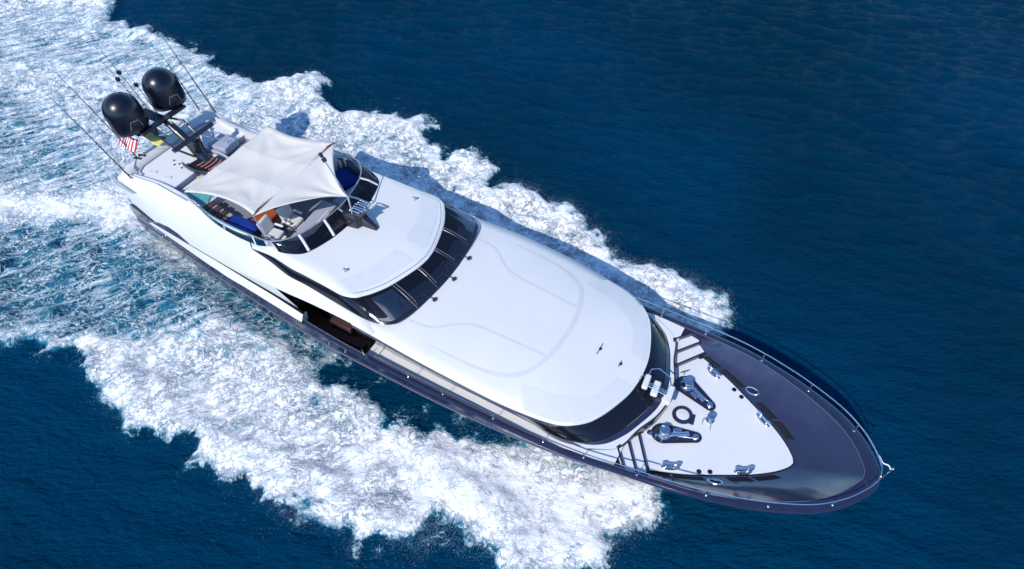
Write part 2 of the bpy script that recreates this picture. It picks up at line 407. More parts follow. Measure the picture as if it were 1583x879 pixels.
def sea_material():
    m = bpy.data.materials.new('sea_water'); m.use_nodes = True
    nt = m.node_tree; N = nt.nodes; L = nt.links
    p = N['Principled BSDF']
    def val(op, a, b=None, c=None, clamp=False):
        n = N.new('ShaderNodeMath'); n.operation = op; n.use_clamp = clamp
        for i, v in enumerate((a, b, c)):
            if v is None: continue
            if isinstance(v, (int, float)): n.inputs[i].default_value = v
            else: L.new(v, n.inputs[i])
        return n.outputs[0]
    def ramp(x, a, b, lo=0.0, hi=1.0):
        n = N.new('ShaderNodeMapRange'); n.interpolation_type = 'SMOOTHSTEP'
        L.new(x, n.inputs[0])
        n.inputs[1].default_value = a; n.inputs[2].default_value = b; n.inputs[3].default_value = lo; n.inputs[4].default_value = hi
        return n.outputs[0]
    def noise(vec, s, d=6, r=0.6, dist=0.0, col=False):
        n = N.new('ShaderNodeTexNoise'); n.inputs['Scale'].default_value = s; n.inputs['Detail'].default_value = d
        n.inputs['Roughness'].default_value = r; n.inputs['Distortion'].default_value = dist
        L.new(vec, n.inputs['Vector'])
        return n.outputs['Color'] if col else n.outputs['Fac']
    def vmath(op, a, b=None, s=None):
        n = N.new('ShaderNodeVectorMath'); n.operation = op
        for i, v in enumerate((a, b)):
            if v is None: continue
            if isinstance(v, tuple): n.inputs[i].default_value = v
            else: L.new(v, n.inputs[i])
        if s is not None: n.inputs['Scale'].default_value = s
        return n.outputs[0]
    def mapping(vec, rot, scale):
        n = N.new('ShaderNodeMapping'); n.vector_type = 'TEXTURE'
        n.inputs['Rotation'].default_value = (0, 0, rot); n.inputs['Scale'].default_value = scale
        L.new(vec, n.inputs['Vector']); return n.outputs[0]
    tc = N.new('ShaderNodeTexCoord'); P = tc.outputs['Object']
    a = N.new('ShaderNodeAttribute'); a.attribute_name = 'foam'; F = a.outputs['Fac']
    a = N.new('ShaderNodeAttribute'); a.attribute_name = 'streak'; S = a.outputs['Fac']
    flat = vmath('MULTIPLY', P, (1, 1, 0))
    w = vmath('SUBTRACT', noise(flat, 0.9, 4, 0.6, col=True), (0.5, 0.5, 0.5))
    warped = vmath('ADD', flat, vmath('SCALE', w, s=0.8))
    w2 = vmath('SUBTRACT', noise(flat, 3.2, 3, 0.6, col=True), (0.5, 0.5, 0.5))
    warped2 = vmath('ADD', warped, vmath('SCALE', w2, s=0.10))
    # streaks drawn out obliquely to the track in the spent part of the wake
    stv = mapping(vmath('ADD', flat, vmath('SCALE', w, s=0.38)), math.radians(62), (3.0, 0.56, 1))
    nA = noise(warped2, 1.7, 9, 0.68)
    nS = noise(stv, 1.8, 9, 0.66)
    mixn = N.new('ShaderNodeMix'); mixn.data_type = 'FLOAT'
    L.new(S, mixn.inputs[0]); L.new(nA, mixn.inputs[2]); L.new(nS, mixn.inputs[3])
    n0 = mixn.outputs[0]
    solid = ramp(val('ADD', F, val('MULTIPLY', val('SUBTRACT', n0, 0.5), 1.9)), 0.36, 0.92)
    # lacy net of bubbles
    def lace(vec, s, wd):
        v = N.new('ShaderNodeTexVoronoi'); v.feature = 'DISTANCE_TO_EDGE'; v.inputs['Scale'].default_value = s
        L.new(vec, v.inputs['Vector'])
        return ramp(v.outputs['Distance'], 0.0, wd, 1.0, 0.0)
    l1 = lace(warped2, 1.5, 0.16); l2 = lace(warped2, 3.6, 0.2)
    nB = noise(flat, 0.8, 5, 0.6)
    net = val('MULTIPLY', val('MAXIMUM', l1, val('MULTIPLY', l2, 0.8)), ramp(val('ADD', F, val('MULTIPLY', val('SUBTRACT', nB, 0.5), 1.3)), 0.22, 0.55))
    nF = noise(warped2, 6.5, 6, 0.7)
    net = val('MULTIPLY', net, ramp(nF, 0.34, 0.58))
    veil = val('MULTIPLY', ramp(F, 0.30, 0.95), val('MULTIPLY', ramp(nF, 0.25, 0.75), 0.50))
    foam = val('MAXIMUM', val('MAXIMUM', solid, val('MULTIPLY', net, 0.85)), veil, clamp=True)
    holes = val('MULTIPLY', ramp(noise(warped2, 5.2, 8, 0.74), 0.53, 0.62), ramp(F, 0.80, 1.0, 0.85, 0.10))
    nR = noise(warped2, 2.1, 7, 0.66)
    ridge = val('SUBTRACT', 1.0, val('ABSOLUTE', val('MULTIPLY_ADD', nR, 2.0, -1.0)))
    fil = val('MULTIPLY', ramp(ridge, 0.945, 0.995), val('MULTIPLY', ramp(noise(flat, 0.6, 4, 0.6), 0.40, 0.60), ramp(F, 0.84, 1.0, 0.80, 0.22)))
    holes = val('MAXIMUM', val('MULTIPLY', holes, 0.42), val('MULTIPLY', fil, 0.75))
    foam = val('MULTIPLY', foam, val('SUBTRACT', 1.0, holes), clamp=True)
    # stray flecks and small whitecaps on the open water
    caps = val('MULTIPLY', ramp(noise(mapping(flat, math.radians(30), (1.6, 0.7, 1)), 1.5, 8, 0.7), 0.742, 0.775), 0.8)
    wisps = val('MULTIPLY', ramp(noise(mapping(warped, math.radians(75), (5, 0.5, 1)), 0.8, 7, 0.65), 0.66, 0.84), 0.05)
    foam = val('MAXIMUM', foam, val('MAXIMUM', caps, wisps), clamp=True)
    # water body colour
    big = noise(flat, 0.05, 3, 0.5)
    c0 = N.new('ShaderNodeMix'); c0.data_type = 'RGBA'
    c0.inputs[6].default_value = (0.0003, 0.024, 0.052, 1); c0.inputs[7].default_value = (0.0004, 0.034, 0.080, 1)
    L.new(ramp(big, 0.35, 0.65), c0.inputs[0])
    c1 = N.new('ShaderNodeMix'); c1.data_type = 'RGBA'
    c1.inputs[7].default_value = (0.016, 0.21, 0.33, 1)
    L.new(c0.outputs[2], c1.inputs[6])
    aer = val('MULTIPLY', ramp(F, 0.25, 0.65), ramp(noise(warped, 0.55, 4, 0.6), 0.36, 0.62))
    L.new(aer, c1.inputs[0])
    cm = N.new('ShaderNodeMix'); cm.data_type = 'RGBA'
    cm.inputs[7].default_value = (0.20, 0.46, 0.58, 1)
    L.new(c1.outputs[2], cm.inputs[6]); L.new(ramp(foam, 0.02, 0.5), cm.inputs[0])
    c2 = N.new('ShaderNodeMix'); c2.data_type = 'RGBA'
    c2.inputs[7].default_value = (0.88, 0.89, 0.90, 1)
    L.new(cm.outputs[2], c2.inputs[6]); L.new(ramp(foam, 0.16, 0.92), c2.inputs[0])
    L.new(c2.outputs[2], p.inputs['Base Color'])
    L.new(ramp(foam, 0.0, 0.6, 0.09, 0.85), p.inputs['Roughness'])
    p.inputs['IOR'].default_value = 1.16; p.inputs['Specular Tint'].default_value = (0.35, 0.75, 1.0, 1)
    L.new(ramp(foam, 0, 0.5, 0.032, 0.08), p.inputs['Specular IOR Level'])
    # ripples and froth relief
    rip = mapping(flat, math.radians(30), (2.2, 1.0, 1))
    r1 = noise(rip, 5.0, 5, 0.62); r2 = noise(rip, 2.0, 4, 0.55)
    h = val('ADD', val('MULTIPLY', r1, 0.23), val('MULTIPLY', r2, 0.16))
    fr = val('MULTIPLY', val('ADD', val('MULTIPLY', noise(warped2, 4.6, 7, 0.66), 0.10), val('MULTIPLY', foam, 0.05)), ramp(F, 0.6, 1.0, 0.9, 0.25))
    hh = val('ADD', val('MULTIPLY', h, val('SUBTRACT', 1.0, val('MULTIPLY', foam, 0.8))), val('MULTIPLY', fr, ramp(F, 0.2, 0.8)))
    b = N.new('ShaderNodeBump'); b.inputs['Strength'].default_value = 1.0; b.inputs['Distance'].default_value = 1.0
    L.new(hh, b.inputs['Height']); L.new(b.outputs[0], p.inputs['Normal'])
    return m
sea.data.materials.append(sea_material())

# spray thrown off the breaking edges: uncountable droplets, one mesh
def spray():
    vs, fs = [], []
    px, py, pz, pr = [], [], [], []
    def put(x, y, z, r):
        px.append(x); py.append(y); pz.append(z); pr.append(r)
    wgt = np.exp(-((D - 0.42) / 0.22) ** 2) * (np.abs(SD) < 1.3) * near * np.where(GX > 14, 1.0, 0.35) * (np.hypot(GX - 28.2, GY) > 3.0)
    wgt = wgt.reshape(-1); pick = rng.choice(wgt.size, 30000, p=wgt / wgt.sum())
    gx, gy, gz = GX.reshape(-1), GY.reshape(-1), Z.reshape(-1)
    ctr = np.array((12.0, 0.5))
    for k in pick:
        o_ = rng.exponential(0.09) - 0.05; sgn = 1 if gy[k] > 0.5 else -1
        put(gx[k] + rng.normal(0, .08) + 0.3 * o_, gy[k] + rng.normal(0, .08) + sgn * o_, gz[k] + 0.02 + rng.exponential(0.06), 0.0035 + 0.0045 * rng.random() ** 3)
    # bow-wave sheets either side
    for k in range(12000):
        t = rng.random(); s = -1 if rng.random() < 0.62 else 1
        x = 20 + 7.4 * t
        y = s * ((2.8 + 4.2 * rng.random() ** 0.8) if s < 0 else (4.2 + 3.6 * rng.random() ** 0.7)) 
        put(x + rng.normal(0, .25), y + rng.normal(0, .2), 0.25 + 0.75 * rng.random() * (1 - 0.4 * t), 0.0035 + 0.0045 * rng.random() ** 3)
    P = np.stack([px, py, pz], -1); Rr = np.array(pr)
    dirs = np.array([(1, 0, 0), (-1, 0, 0), (0, 1, 0), (0, -1, 0), (0, 0, 1), (0, 0, -1)], float)
    V = (P[:, None, :] + dirs[None] * Rr[:, None, None] * (0.7 + 0.7 * rng.random((len(P), 6, 1)))).reshape(-1, 3)
    fo = np.array([(0, 2, 4), (2, 1, 4), (1, 3, 4), (3, 0, 4), (2, 0, 5), (1, 2, 5), (3, 1, 5), (0, 3, 5)])
    Fc = (fo[None] + (np.arange(len(P)) * 6)[:, None, None]).reshape(-1, 3)
    me = bpy.data.meshes.new('spray')
    me.vertices.add(len(V)); me.vertices.foreach_set('co', V.reshape(-1).astype(np.float32))
    me.loops.add(Fc.size); me.loops.foreach_set('vertex_index', Fc.reshape(-1).astype(np.int32))
    me.polygons.add(len(Fc)); me.polygons.foreach_set('loop_start', np.arange(0, Fc.size, 3, dtype=np.int32))
    me.update(calc_edges=True)
    me.materials.append(mat('spray_water', (0.86, 0.93, 0.98), 0.5, nscale=2, namt=0.04))
    o = bpy.data.objects.new('spray', me); col.objects.link(o)
    tag(o, 'white spray droplets flying off the breaking bow wave and wake edges', 'spray', kind='stuff')
spray()

# ================================================================= YACHT
YB = (17.0, 0.0, 2.0)
yacht = bpy.data.objects.new('motor_yacht', None)
col.objects.link(yacht)
yacht.empty_display_size = 1.0
yacht.matrix_world = MB4 @ Matrix.Translation(YB)
tag(yacht, 'large white motor yacht with navy hull speeding through foaming blue sea', 'yacht')
def part(name, mb, m, parent=None, **k):
    """part modelled in boat coordinates; sub-parts share their part's frame"""
    if parent is None:
        return obj(name, mb, m, yacht, base=YB, **k)
    return obj(name, mb, m, parent, base=YB, **k)

# ---------------------------------------------------------------- hull
cap_c = [(1.5, 2.66, 3.42), (2.6, 2.80, 3.40), (6.1, 3.22, 3.28), (9.0, 3.47, 3.28), (11.6, 3.68, 3.25), (13.2, 3.80, 3.14), (15.7, 3.88, 3.06), (20.2, 3.90, 3.08), (24.3, 3.84, 3.24),
         (26.8, 3.62, 3.50), (28.8, 3.38, 3.70), (30.77, 2.88, 3.82), (32.4, 2.20, 3.93), (33.3, 1.55, 4.02), (33.85, 0.90, 4.08), (34.16, 0.36, 4.10), (34.22, 0.0, 4.10)]
kn_c = [(1.42, 2.62, 2.9), (2.6, 2.76, 2.9), (6.1, 3.18, 2.75), (9.0, 3.44, 2.6), (11.6, 3.64, 2.5), (13.2, 3.74, 2.45), (15.7, 3.80, 2.42), (20.2, 3.78, 2.42), (24.2, 3.55, 2.55),
        (26.7, 3.20, 2.80), (28.6, 2.82, 3.0), (30.4, 2.22, 3.15), (31.9, 1.55, 3.25), (32.8, 1.0, 3.35), (33.3, 0.52, 3.4), (33.55, 0.2, 3.42), (33.6, 0.0, 3.42)]
wl_c = [(1.3, 2.45, 1.8), (2.6, 2.55, 1.75), (6.1, 2.98, 1.6), (9.0, 3.22, 1.45), (11.6, 3.36, 1.3), (13.2, 3.38, 1.2), (15.7, 3.36, 1.1), (20.0, 3.05, 0.9), (23.6, 2.35, 0.7),
        (25.8, 1.75, 0.55), (27.5, 1.25, 0.5), (29.0, 0.80, 0.45), (30.1, 0.45, 0.4), (30.7, 0.25, 0.4), (31.0, 0.12, 0.4), (31.15, 0.05, 0.4), (31.2, 0.0, 0.4)]
kl_c = [(1.2, 0.0, 0.6)] + [(x, 0.0, -0.3) for x, _, _ in wl_c[1:-3]] + [(30.2, 0, -0.2), (30.4, 0, -0.15), (30.5, 0, -0.1)]
NS = 6
CAP, KN, WL, KL = (cr(c, NS) for c in (cap_c, kn_c, wl_c, kl_c))
def inward(c, d, dz=0.0):
    """offset a half-breadth curve inboard by its plan normal"""
    out = []
    for i, p in enumerate(c):
        a = c[max(i - 1, 0)]; b = c[min(i + 1, len(c) - 1)]
        t = Vector((b[0] - a[0], b[1] - a[1]));
        if t.length < 1e-9: t = Vector((0, -1))
        t.normalize()
        nrm = Vector((t.y, -t.x))
        if i == len(c) - 1: nrm = Vector((-1, 0))
        dd = d(p[0]) if callable(d) else d
        x = p[0] + nrm.x * dd; y = p[1] + nrm.y * dd
        out.append((x, max(0.0, y), p[2] + dz))
    return out
hull = MB()
for A, B in ((CAP, KN), (KN, WL), (WL, KL)):
    hull.sym(lerp_rows(A, B, 3))
tr = [CAP[0], KN[0], WL[0], KL[0]]
hull.loft([[(x, y, z) for x, y, z in tr], [(x, -y, z) for x, y, z in tr]])
hull_o = part('hull', hull, NAVY)
for s in (-1, 1):
    rub = MB(); rub.tube([(x, s * (y + 0.015), z) for x, y, z in KN[:-2]], 0.03, 6)
    part('rub_rail', rub, GREYB2, hull_o)

capw = lambda x: 0.24 + 0.26 * max(0.0, min(1.0, (x - 29.5) / 4.5))
CIN = inward(CAP, capw, 0.0)
i0 = next(i for i, p in enumerate(CAP) if p[0] >= 12.55)
bc = MB()
bc.sym([[(x, y, z - 0.02) for x, y, z in CAP[i0:]], [(x, y + 0.015, z + 0.03) for x, y, z in CAP[i0:]], [(x, y, z + 0.06) for x, y, z in inward(CAP, 0.05)[i0:]],
        [(x, y, z + 0.06) for x, y, z in inward(CAP, lambda x: capw(x) - 0.03)[i0:]], [(x, y, z + 0.02) for x, y, z in CIN[i0:]]])
part('bulwark_cap', bc, NAVY)
j0 = next(i for i, p in enumerate(CAP) if p[0] >= 24.5)
for s in (-1, 1):
    edge = MB(); edge.tube([(x, s * y, z + 0.055) for x, y, z in CIN[j0:]], 0.012, 6)
    part('cap_trim', edge, GREYB2)

# white foredeck, sunk 3.0 m above keel line, and the sloping inner bulwark round it
deck_c = [(26.1, 3.15, 3.0), (26.8, 3.0, 3.0), (27.5, 2.72, 3.0), (28.53, 2.30, 3.0), (29.5, 1.78, 3.0), (30.55, 1.17, 3.0), (31.22, 0.67, 3.0), (31.6, 0.26, 3.0), (31.72, 0.0, 3.0)]
DK = cr(deck_c, 8)
fd = MB()
fd.loft([[(x, -y, z) for x, y, z in DK], [(x, 0, z) for x, y, z in DK], [(x, y, z) for x, y, z in DK]])
part('foredeck', fd, DECK)
def sides(name, lofts, m, parent=None, **k):
    for s in (-1, 1):
        b = MB()
        for rows in lofts: b.loft([[(x, s * y, z) for x, y, z in r] for r in rows])
        part(name, b, m, parent, **k)
def along(c, n, x0):
    """resample curve from station x0 to its end into n points by arc length"""
    P = np.array([p for p in c if p[0] >= x0 - 1e-6]); 
    d = np.r_[0, np.cumsum(np.linalg.norm(np.diff(P, axis=0), axis=1))]
    t = np.linspace(0, d[-1], n)
    return [tuple(np.interp(u, d, P[:, k]) for k in range(3)) for u in t]
nB = 60
dk_a = along(DK, nB, 26.1)
ci_a = [(x, y, z + 0.02) for x, y, z in along(CIN, nB, 26.3)]
def bowl_pt(t, v):
    """point of the inner bulwark: t along (0 aft .. 1 stem), v up from deck edge"""
    f = t * (nB - 1); i = min(int(f), nB - 2); k = f - i
    a = np.array(dk_a[i]) * (1 - k) + np.array(dk_a[i + 1]) * k
    b = np.array(ci_a[i]) * (1 - k) + np.array(ci_a[i + 1]) * k
    p = a * (1 - v) + b * v
    p[2] -= 0.10 * math.sin(math.pi * v)
    return p
bw = MB()
bw.sym([[tuple(bowl_pt(i / (nB - 1), v / 8)) for i in range(nB)] for v in range(9)])
bowl_o = part('inner_bulwark', bw, BOWL)
seam = MB()
seam.tube([(x, -y, z + 0.008) for x, y, z in DK], 0.022, 6); seam.tube([(x, y, z + 0.008) for x, y, z in DK], 0.022, 6)
part('deck_edge_seal', seam, RUBBER)
# freeing ports low on the inner bulwark, chrome hawse pipe between them
def t_of_x(x):
    for i in range(nB):
        if dk_a[i][0] >= x: return i / (nB - 1)
    return 1.0
for s in (1, -1):
    for (xa, xb) in ((27.35, 28.0), (28.05, 28.95), (29.62, 30.32), (30.42, 31.02)):
        q = MB(); ta, tb = t_of_x(xa), t_of_x(xb)
        rows = []
        for k in range(9):
            t = ta + (tb - ta) * k / 8
            r = []
            for v in (0.05, 0.08, 0.17, 0.20):
                p = bowl_pt(t, v); r.append((p[0], s * p[1], p[2] + (0.012 if 0.06 < v < 0.19 else 0.004)))
            rows.append(r)
        q.loft(rows)
        part('freeing_port', q, RUBBER, bowl_o)
    c = bowl_pt(t_of_x(29.2), 0.24); c2 = bowl_pt(t_of_x(29.2), 0.34); e = bowl_pt(t_of_x(29.5), 0.24)
    C0 = Vector((c[0], s * c[1], c[2] + 0.02)); U = Vector((e[0] - c[0], s * (e[1] - c[1]), e[2] - c[2])).normalized(); V = Vector((c2[0] - c[0], s * (c2[1] - c[1]), c2[2] - c[2])).normalized()
    hp = MB(); ring = [C0 + U * 0.21 * math.cos(a) + V * 0.17 * math.sin(a) for a in np.linspace(0, 2 * math.pi, 25)]
    hp.tube(ring, 0.035, 8)
    h_o = part('hawse_pipe', hp, CHROME)
    hh = MB(); hh.add([C0 - (U.cross(V)) * 0.0 + U * 0.19 * math.cos(a) + V * 0.15 * math.sin(a) for a in np.linspace(0, 2 * math.pi, 24, endpoint=False)], [tuple(range(24))])
    part('hawse_hole', hh, RUBBER, h_o)

# ---------------------------------------------------------------- guard rail
def rail_curve():
    out = []
    for p, q in zip(CAP, inward(CAP, 0.11)):
        out.append((q[0], q[1], p[2] + 0.46 if p[0] > 16 else p[2] + 0.20 + 0.26 * max(0, (p[0] - 12) / 4)))
    return out
RAIL = rail_curve()
r0 = next(i for i, p in enumerate(RAIL) if p[0] >= 15.8)
gr = MB(); gr.tube(mirror_curve(RAIL[r0:]), 0.022, 8)
gr_o = part('guard_rail', gr, CHROME)
for s in (-1, 1):
    for x in (16.0, 17.9, 19.8, 21.6, 23.4, 25.2, 27.2, 29.35, 31.3, 33.2):
        i = min(range(len(CAP)), key=lambda k: abs(CAP[k][0] - x))
        p = inward(CAP, 0.16)[i]; q = RAIL[i]
        st = MB(); st.tube([(p[0], s * p[1], p[2] + 0.05), (p[0], s * (p[1] + 0.0), p[2] + 0.15), (q[0], s * q[1], q[2])], 0.017, 6)
        st.ell((p[0], s * p[1], p[2] + 0.075), (0.045, 0.045, 0.03), 10)
        part('stanchion', st, CHROME, gr_o)
js = MB(); js.tube([(34.17, 0, 4.12), (34.26, 0, 5.05)], 0.018, 6); js.ell((34.27, 0, 5.08), (0.045, 0.045, 0.045), 10)
part('jackstaff', js, CHROME)

# ---------------------------------------------------------------- side decks, teak wells
house_c = [(15.5, 2.86, 2.62), (18.0, 2.92, 2.66), (20.5, 2.96, 2.74), (22.5, 3.05, 2.92), (24.0, 3.36, 3.18), (25.0, 3.25, 3.38), (25.7, 2.86, 3.44), (26.15, 2.2, 3.47), (26.45, 1.5, 3.48), (26.72, 0.7, 3.49), (26.8, 0.0, 3.5)]
HB = cr(house_c, 6)
def cin_at(x):
    b = [p for p in CIN if p[0] >= 11]
    return np.interp(x, [p[0] for p in b[:-8]], [p[1] for p in b[:-8]]), np.interp(x, [p[0] for p in b[:-8]], [p[2] for p in b[:-8]])
rows = []
xsd = np.linspace(15.5, 26.3, 40)
hz = lambda x: float(np.interp(x, [15.5, 18, 20.5, 22.5, 24, 25, 26.3], [2.62, 2.66, 2.74, 2.92, 3.18, 3.38, 3.46]))
hy = lambda x: float(np.interp(x, [p[0] for p in house_c[:6]], [p[1] for p in house_c[:6]])) - 0.15
inn = [(x, hy(min(x, 25.0)) if x < 25 else 1.2, hz(x)) for x in xsd]
outr = [(x, cin_at(x)[0] - 0.01, hz(x)) for x in xsd]
sides('side_deck', [[inn, outr]], DECK)
sides('side_bulwark', [[[(x, cin_at(x)[0], cin_at(x)[1] + 0.02) for x in xsd], [(x, cin_at(x)[0] - 0.005, hz(x)) for x in xsd]]], NAVY)
# ledge in front of the house, its riser and the two flights of steps down to the foredeck
led = [(25.2, 3.3), (26.15, 2.74), (26.5, 1.73), (26.85, 0.9), (27.02, 0.0)]
LED = cr([(x, y, 3.47) for x, y in led], 6)
lg = MB()
lg.loft([[(24.6, -y, 3.475) for x, y, z in LED], [(x, -y, 3.475) for x, y, z in LED]])
lg.loft([[(24.6, y, 3.475) for x, y, z in LED], [(x, y, 3.475) for x, y, z in LED]])
part('front_ledge', lg, DECK)
lr = MB(); lr.sym([[(x, y, 3.475) for x, y, z in LED], [(x + 0.02, y, 3.0) for x, y, z in LED]])
part('ledge_riser', lr, NAVY)
L2 = [p for p in LED if p[0] > 26.1]
for s in (-1, 1):
    lt = MB(); lt.tube([(x + 0.01, s * y, z + 0.02) for x, y, z in L2], 0.035, 6)
    part('ledge_trim', lt, BLACK)
for s in (-1, 1):
    stp = MB()
    A = [Vector((26.12, 2.74)), Vector((26.30, 2.22)), Vector((26.52, 1.73))]      # inner ends, top to bottom
    B = [Vector((26.70, 3.46)), Vector((27.03, 3.20)), Vector((27.36, 2.93))]      # outer ends
    zt = [3.46, 3.31, 3.16, 3.0]
    tr_o = None
    for k in range(3):
        a, b = A[k], B[k]
        d = (b - a).normalized(); nrm = Vector((d.y, -d.x))
        if nrm.x < 0: nrm = -nrm
        rs = MB()
        rs.add([(a.x, s * a.y, zt[k] + 0.012), (b.x, s * b.y, zt[k] + 0.012), (b.x + nrm.x * 0.07, s * (b.y + nrm.y * 0.07), zt[k] + 0.004), (a.x + nrm.x * 0.07, s * (a.y + nrm.y * 0.07), zt[k] + 0.004),
                (b.x + nrm.x * 0.07, s * (b.y + nrm.y * 0.07), zt[k + 1]), (a.x + nrm.x * 0.07, s * (a.y + nrm.y * 0.07), zt[k + 1])], [(0, 1, 2, 3), (3, 2, 4, 5)])
        if tr_o is None:
            tr_o = part('deck_steps', rs, NAVY)
        else:
            part('riser', rs, NAVY, tr_o)
        if k < 2:
            a2, b2 = A[k + 1], B[k + 1]
            td = MB(); td.add([(a.x, s * a.y, zt[k + 1]), (b.x, s * b.y, zt[k + 1]), (b2.x, s * b2.y, zt[k + 1]), (a2.x, s * a2.y, zt[k + 1])], [(0, 1, 2, 3)])
            part('tread', td, DECK, tr_o)
    sd_ = MB(); sd_.tube([(A[0].x, s * A[0].y, 3.49), (A[1].x, s * A[1].y, 3.35), (A[2].x, s * A[2].y, 3.2), (26.62, s * 1.5, 3.05)], 0.04, 6)
    part('stringer', sd_, BLACK, tr_o)
# teak well amidships with a dark house side and a white step
sides('teak_well', [[[(x, 1.8, 2.0) for x in (11.2, 13, 15.5)], [(x, float(np.interp(x, [11, 15.6], [3.45, 3.62])), 2.0) for x in (11.2, 13, 15.5)]]], TEAKD)
sides('well_wall', [[[(11.2, 2.35, 2.0), (13, 2.42, 2.0), (15.5, 2.55, 2.0), (15.5, 2.9, 2.0)], [(11.2, 2.3, 4.7), (13, 2.35, 4.8), (15.5, 2.5, 4.75), (15.5, 2.9, 4.7)]], [[(15.5, 2.5, 2.0), (15.5, 3.64, 2.0)], [(15.5, 2.5, 2.62), (15.5, 3.64, 2.62)]]], BLACK)
xw = np.linspace(11.3, 15.5, 10)
sides('well_bulwark', [[[(x, cin_at(x)[0], cin_at(x)[1] + 0.02) for x in xw], [(x, cin_at(x)[0] - 0.05, 2.0) for x in xw]]], NAVY)
for s in (-1, 1):
    bx = MB(); bx.box((14.0, s * 2.95, 2.12), (1.9, 0.35, 0.2)); bx.box((13.6, s * 2.62, 2.3), (1.1, 0.3, 0.6))
    part('teak_bench', bx, mat('reddish_teak', (0.06, 0.030, 0.034), 0.4, nscale=5, namt=0.3), bevel=0.02)
    wr = MB(); wr.tube([(x, s * (cin_at(x)[0] + 0.10), cin_at(x)[1] + 0.12) for x in np.linspace(11.8, 15.9, 8)], 0.022, 6)
    wr.tube([(11.7, s * 3.45, 3.25), (11.85, s * 3.2, 3.6), (12.6, s * 2.95, 4.1), (13.3, s * 3.0, 4.0)], 0.018, 6)
    part('hand_rail', wr, CHROME)
    gt = MB()
    for xx in (14.1, 14.9):
        gt.tube([(xx, s * 3.86, 3.05), (xx, s * 3.92, 2.92)], 0.05, 8)
    gt.tube([(13.3, s * 3.80, 3.16), (14.05, s * 3.86, 3.16)], 0.02, 6); gt.tube([(14.2, s * 3.87, 3.16), (15.0, s * 3.90, 3.16)], 0.02, 6)
    part('boarding_gate', gt, CHROME)
    stp = MB(); stp.box((15.75, s * 3.15, 2.66), (0.46, 0.72, 0.1))
    part('side_step', stp, WHITE, bevel=0.02)

# ---------------------------------------------------------------- coach roof and the glass under its brow
re_c = [(15.4, 3.66, 4.84), (16.6, 3.68, 4.75), (18.66, 3.76, 4.68), (20.7, 3.74, 4.53), (21.94, 3.68, 4.40), (23.0, 3.56, 4.30), (23.7, 3.44, 4.25), (24.27, 3.24, 4.2), (24.85, 2.80, 4.18), (25.20, 2.3, 4.17), (25.52, 1.55, 4.16), (25.74, 0.8, 4.15), (25.82, 0.0, 4.15)]
RE = cr(re_c, 6)
zc = lambda x: float(np.interp(x, [15, 17.5, 20, 22.7, 24, 25, 25.9], [5.06, 5.0, 4.93, 4.76, 4.50, 4.32, 4.15]))
re_y = lambda x: float(np.interp(x, [p[0] for p in RE], [p[1] for p in RE]))
re_z = lambda x: float(np.interp(x, [p[0] for p in RE], [p[2] for p in RE]))
def roof_z(x, y):
    b = max(re_y(x), 0.05); t = min(abs(y) / b, 1.0)
    return re_z(x) + (zc(x) - re_z(x)) * (1 - t ** 2.6)
rf = MB()
nv = 14
def roof_row(v):
    out = []
    for (x, y, z) in mirror_curve(RE):
        sx = min(x, 22.0); u = 1 - (1 - v) ** 1.8
        px = x + (sx - x) * u; py = y * (1 - u)
        if v == 0: out.append((x, y, z))
        else: out.append((px, py, roof_z(px, py)))
    return out
MR = mirror_curve(RE)
rf.loft([[(x, y * 0.998, z - 0.075) for x, y, z in MR], [(x * 1.0, y * 1.004, z - 0.035) for x, y, z in MR]] + [roof_row(v / nv) for v in range(nv + 1)])
roof_o = part('coach_roof', rf, WHITE, smooth=60)
fas = MB()
fas.sym([[(x - 0.01, max(0, y - 0.012), z - 0.07) for x, y, z in RE], [(x - 0.01, max(0, y - 0.012), z - 0.27) for x, y, z in RE], [(x - 0.06, max(0, y - 0.08), z - 0.32) for x, y, z in RE], [(x - 0.3, max(0, y - 0.55), z - 0.34) for x, y, z in RE]])
part('roof_fascia', fas, NAVY)
# moulded grey lines and non-skid panels lying on the roof
def strip(path, w, lift=0.006):
    s_ = MB(); rows = []
    P = [Vector(p) for p in path]
    for i, p in enumerate(P):
        d = (P[min(i + 1, len(P) - 1)] - P[max(i - 1, 0)]).normalized(); n_ = Vector((-d.y, d.x)) * w / 2
        wt = min(1.0, 0.12 + 5 * min(i, len(P) - 1 - i) / len(P)) if w > 0.12 else 1.0
        n_ = n_ * wt
        rows.append([((p + n_ * k).x, (p + n_ * k).y, roof_z((p + n_ * k).x, (p + n_ * k).y) + lift) for k in (-1, -0.33, 0.33, 1)])
    s_.loft(rows); return s_
arc = [(c[0], c[1]) for c in cr([(18.2, -3.05, 0), (20.6, -2.98, 0), (21.9, -2.55, 0), (22.5, -1.6, 0), (22.72, 0, 0), (22.5, 1.6, 0), (21.9, 2.55, 0), (20.6, 2.98, 0), (18.2, 3.05, 0)], 8)]
part('moulded_line', strip(arc, 0.17), LINE, roof_o)
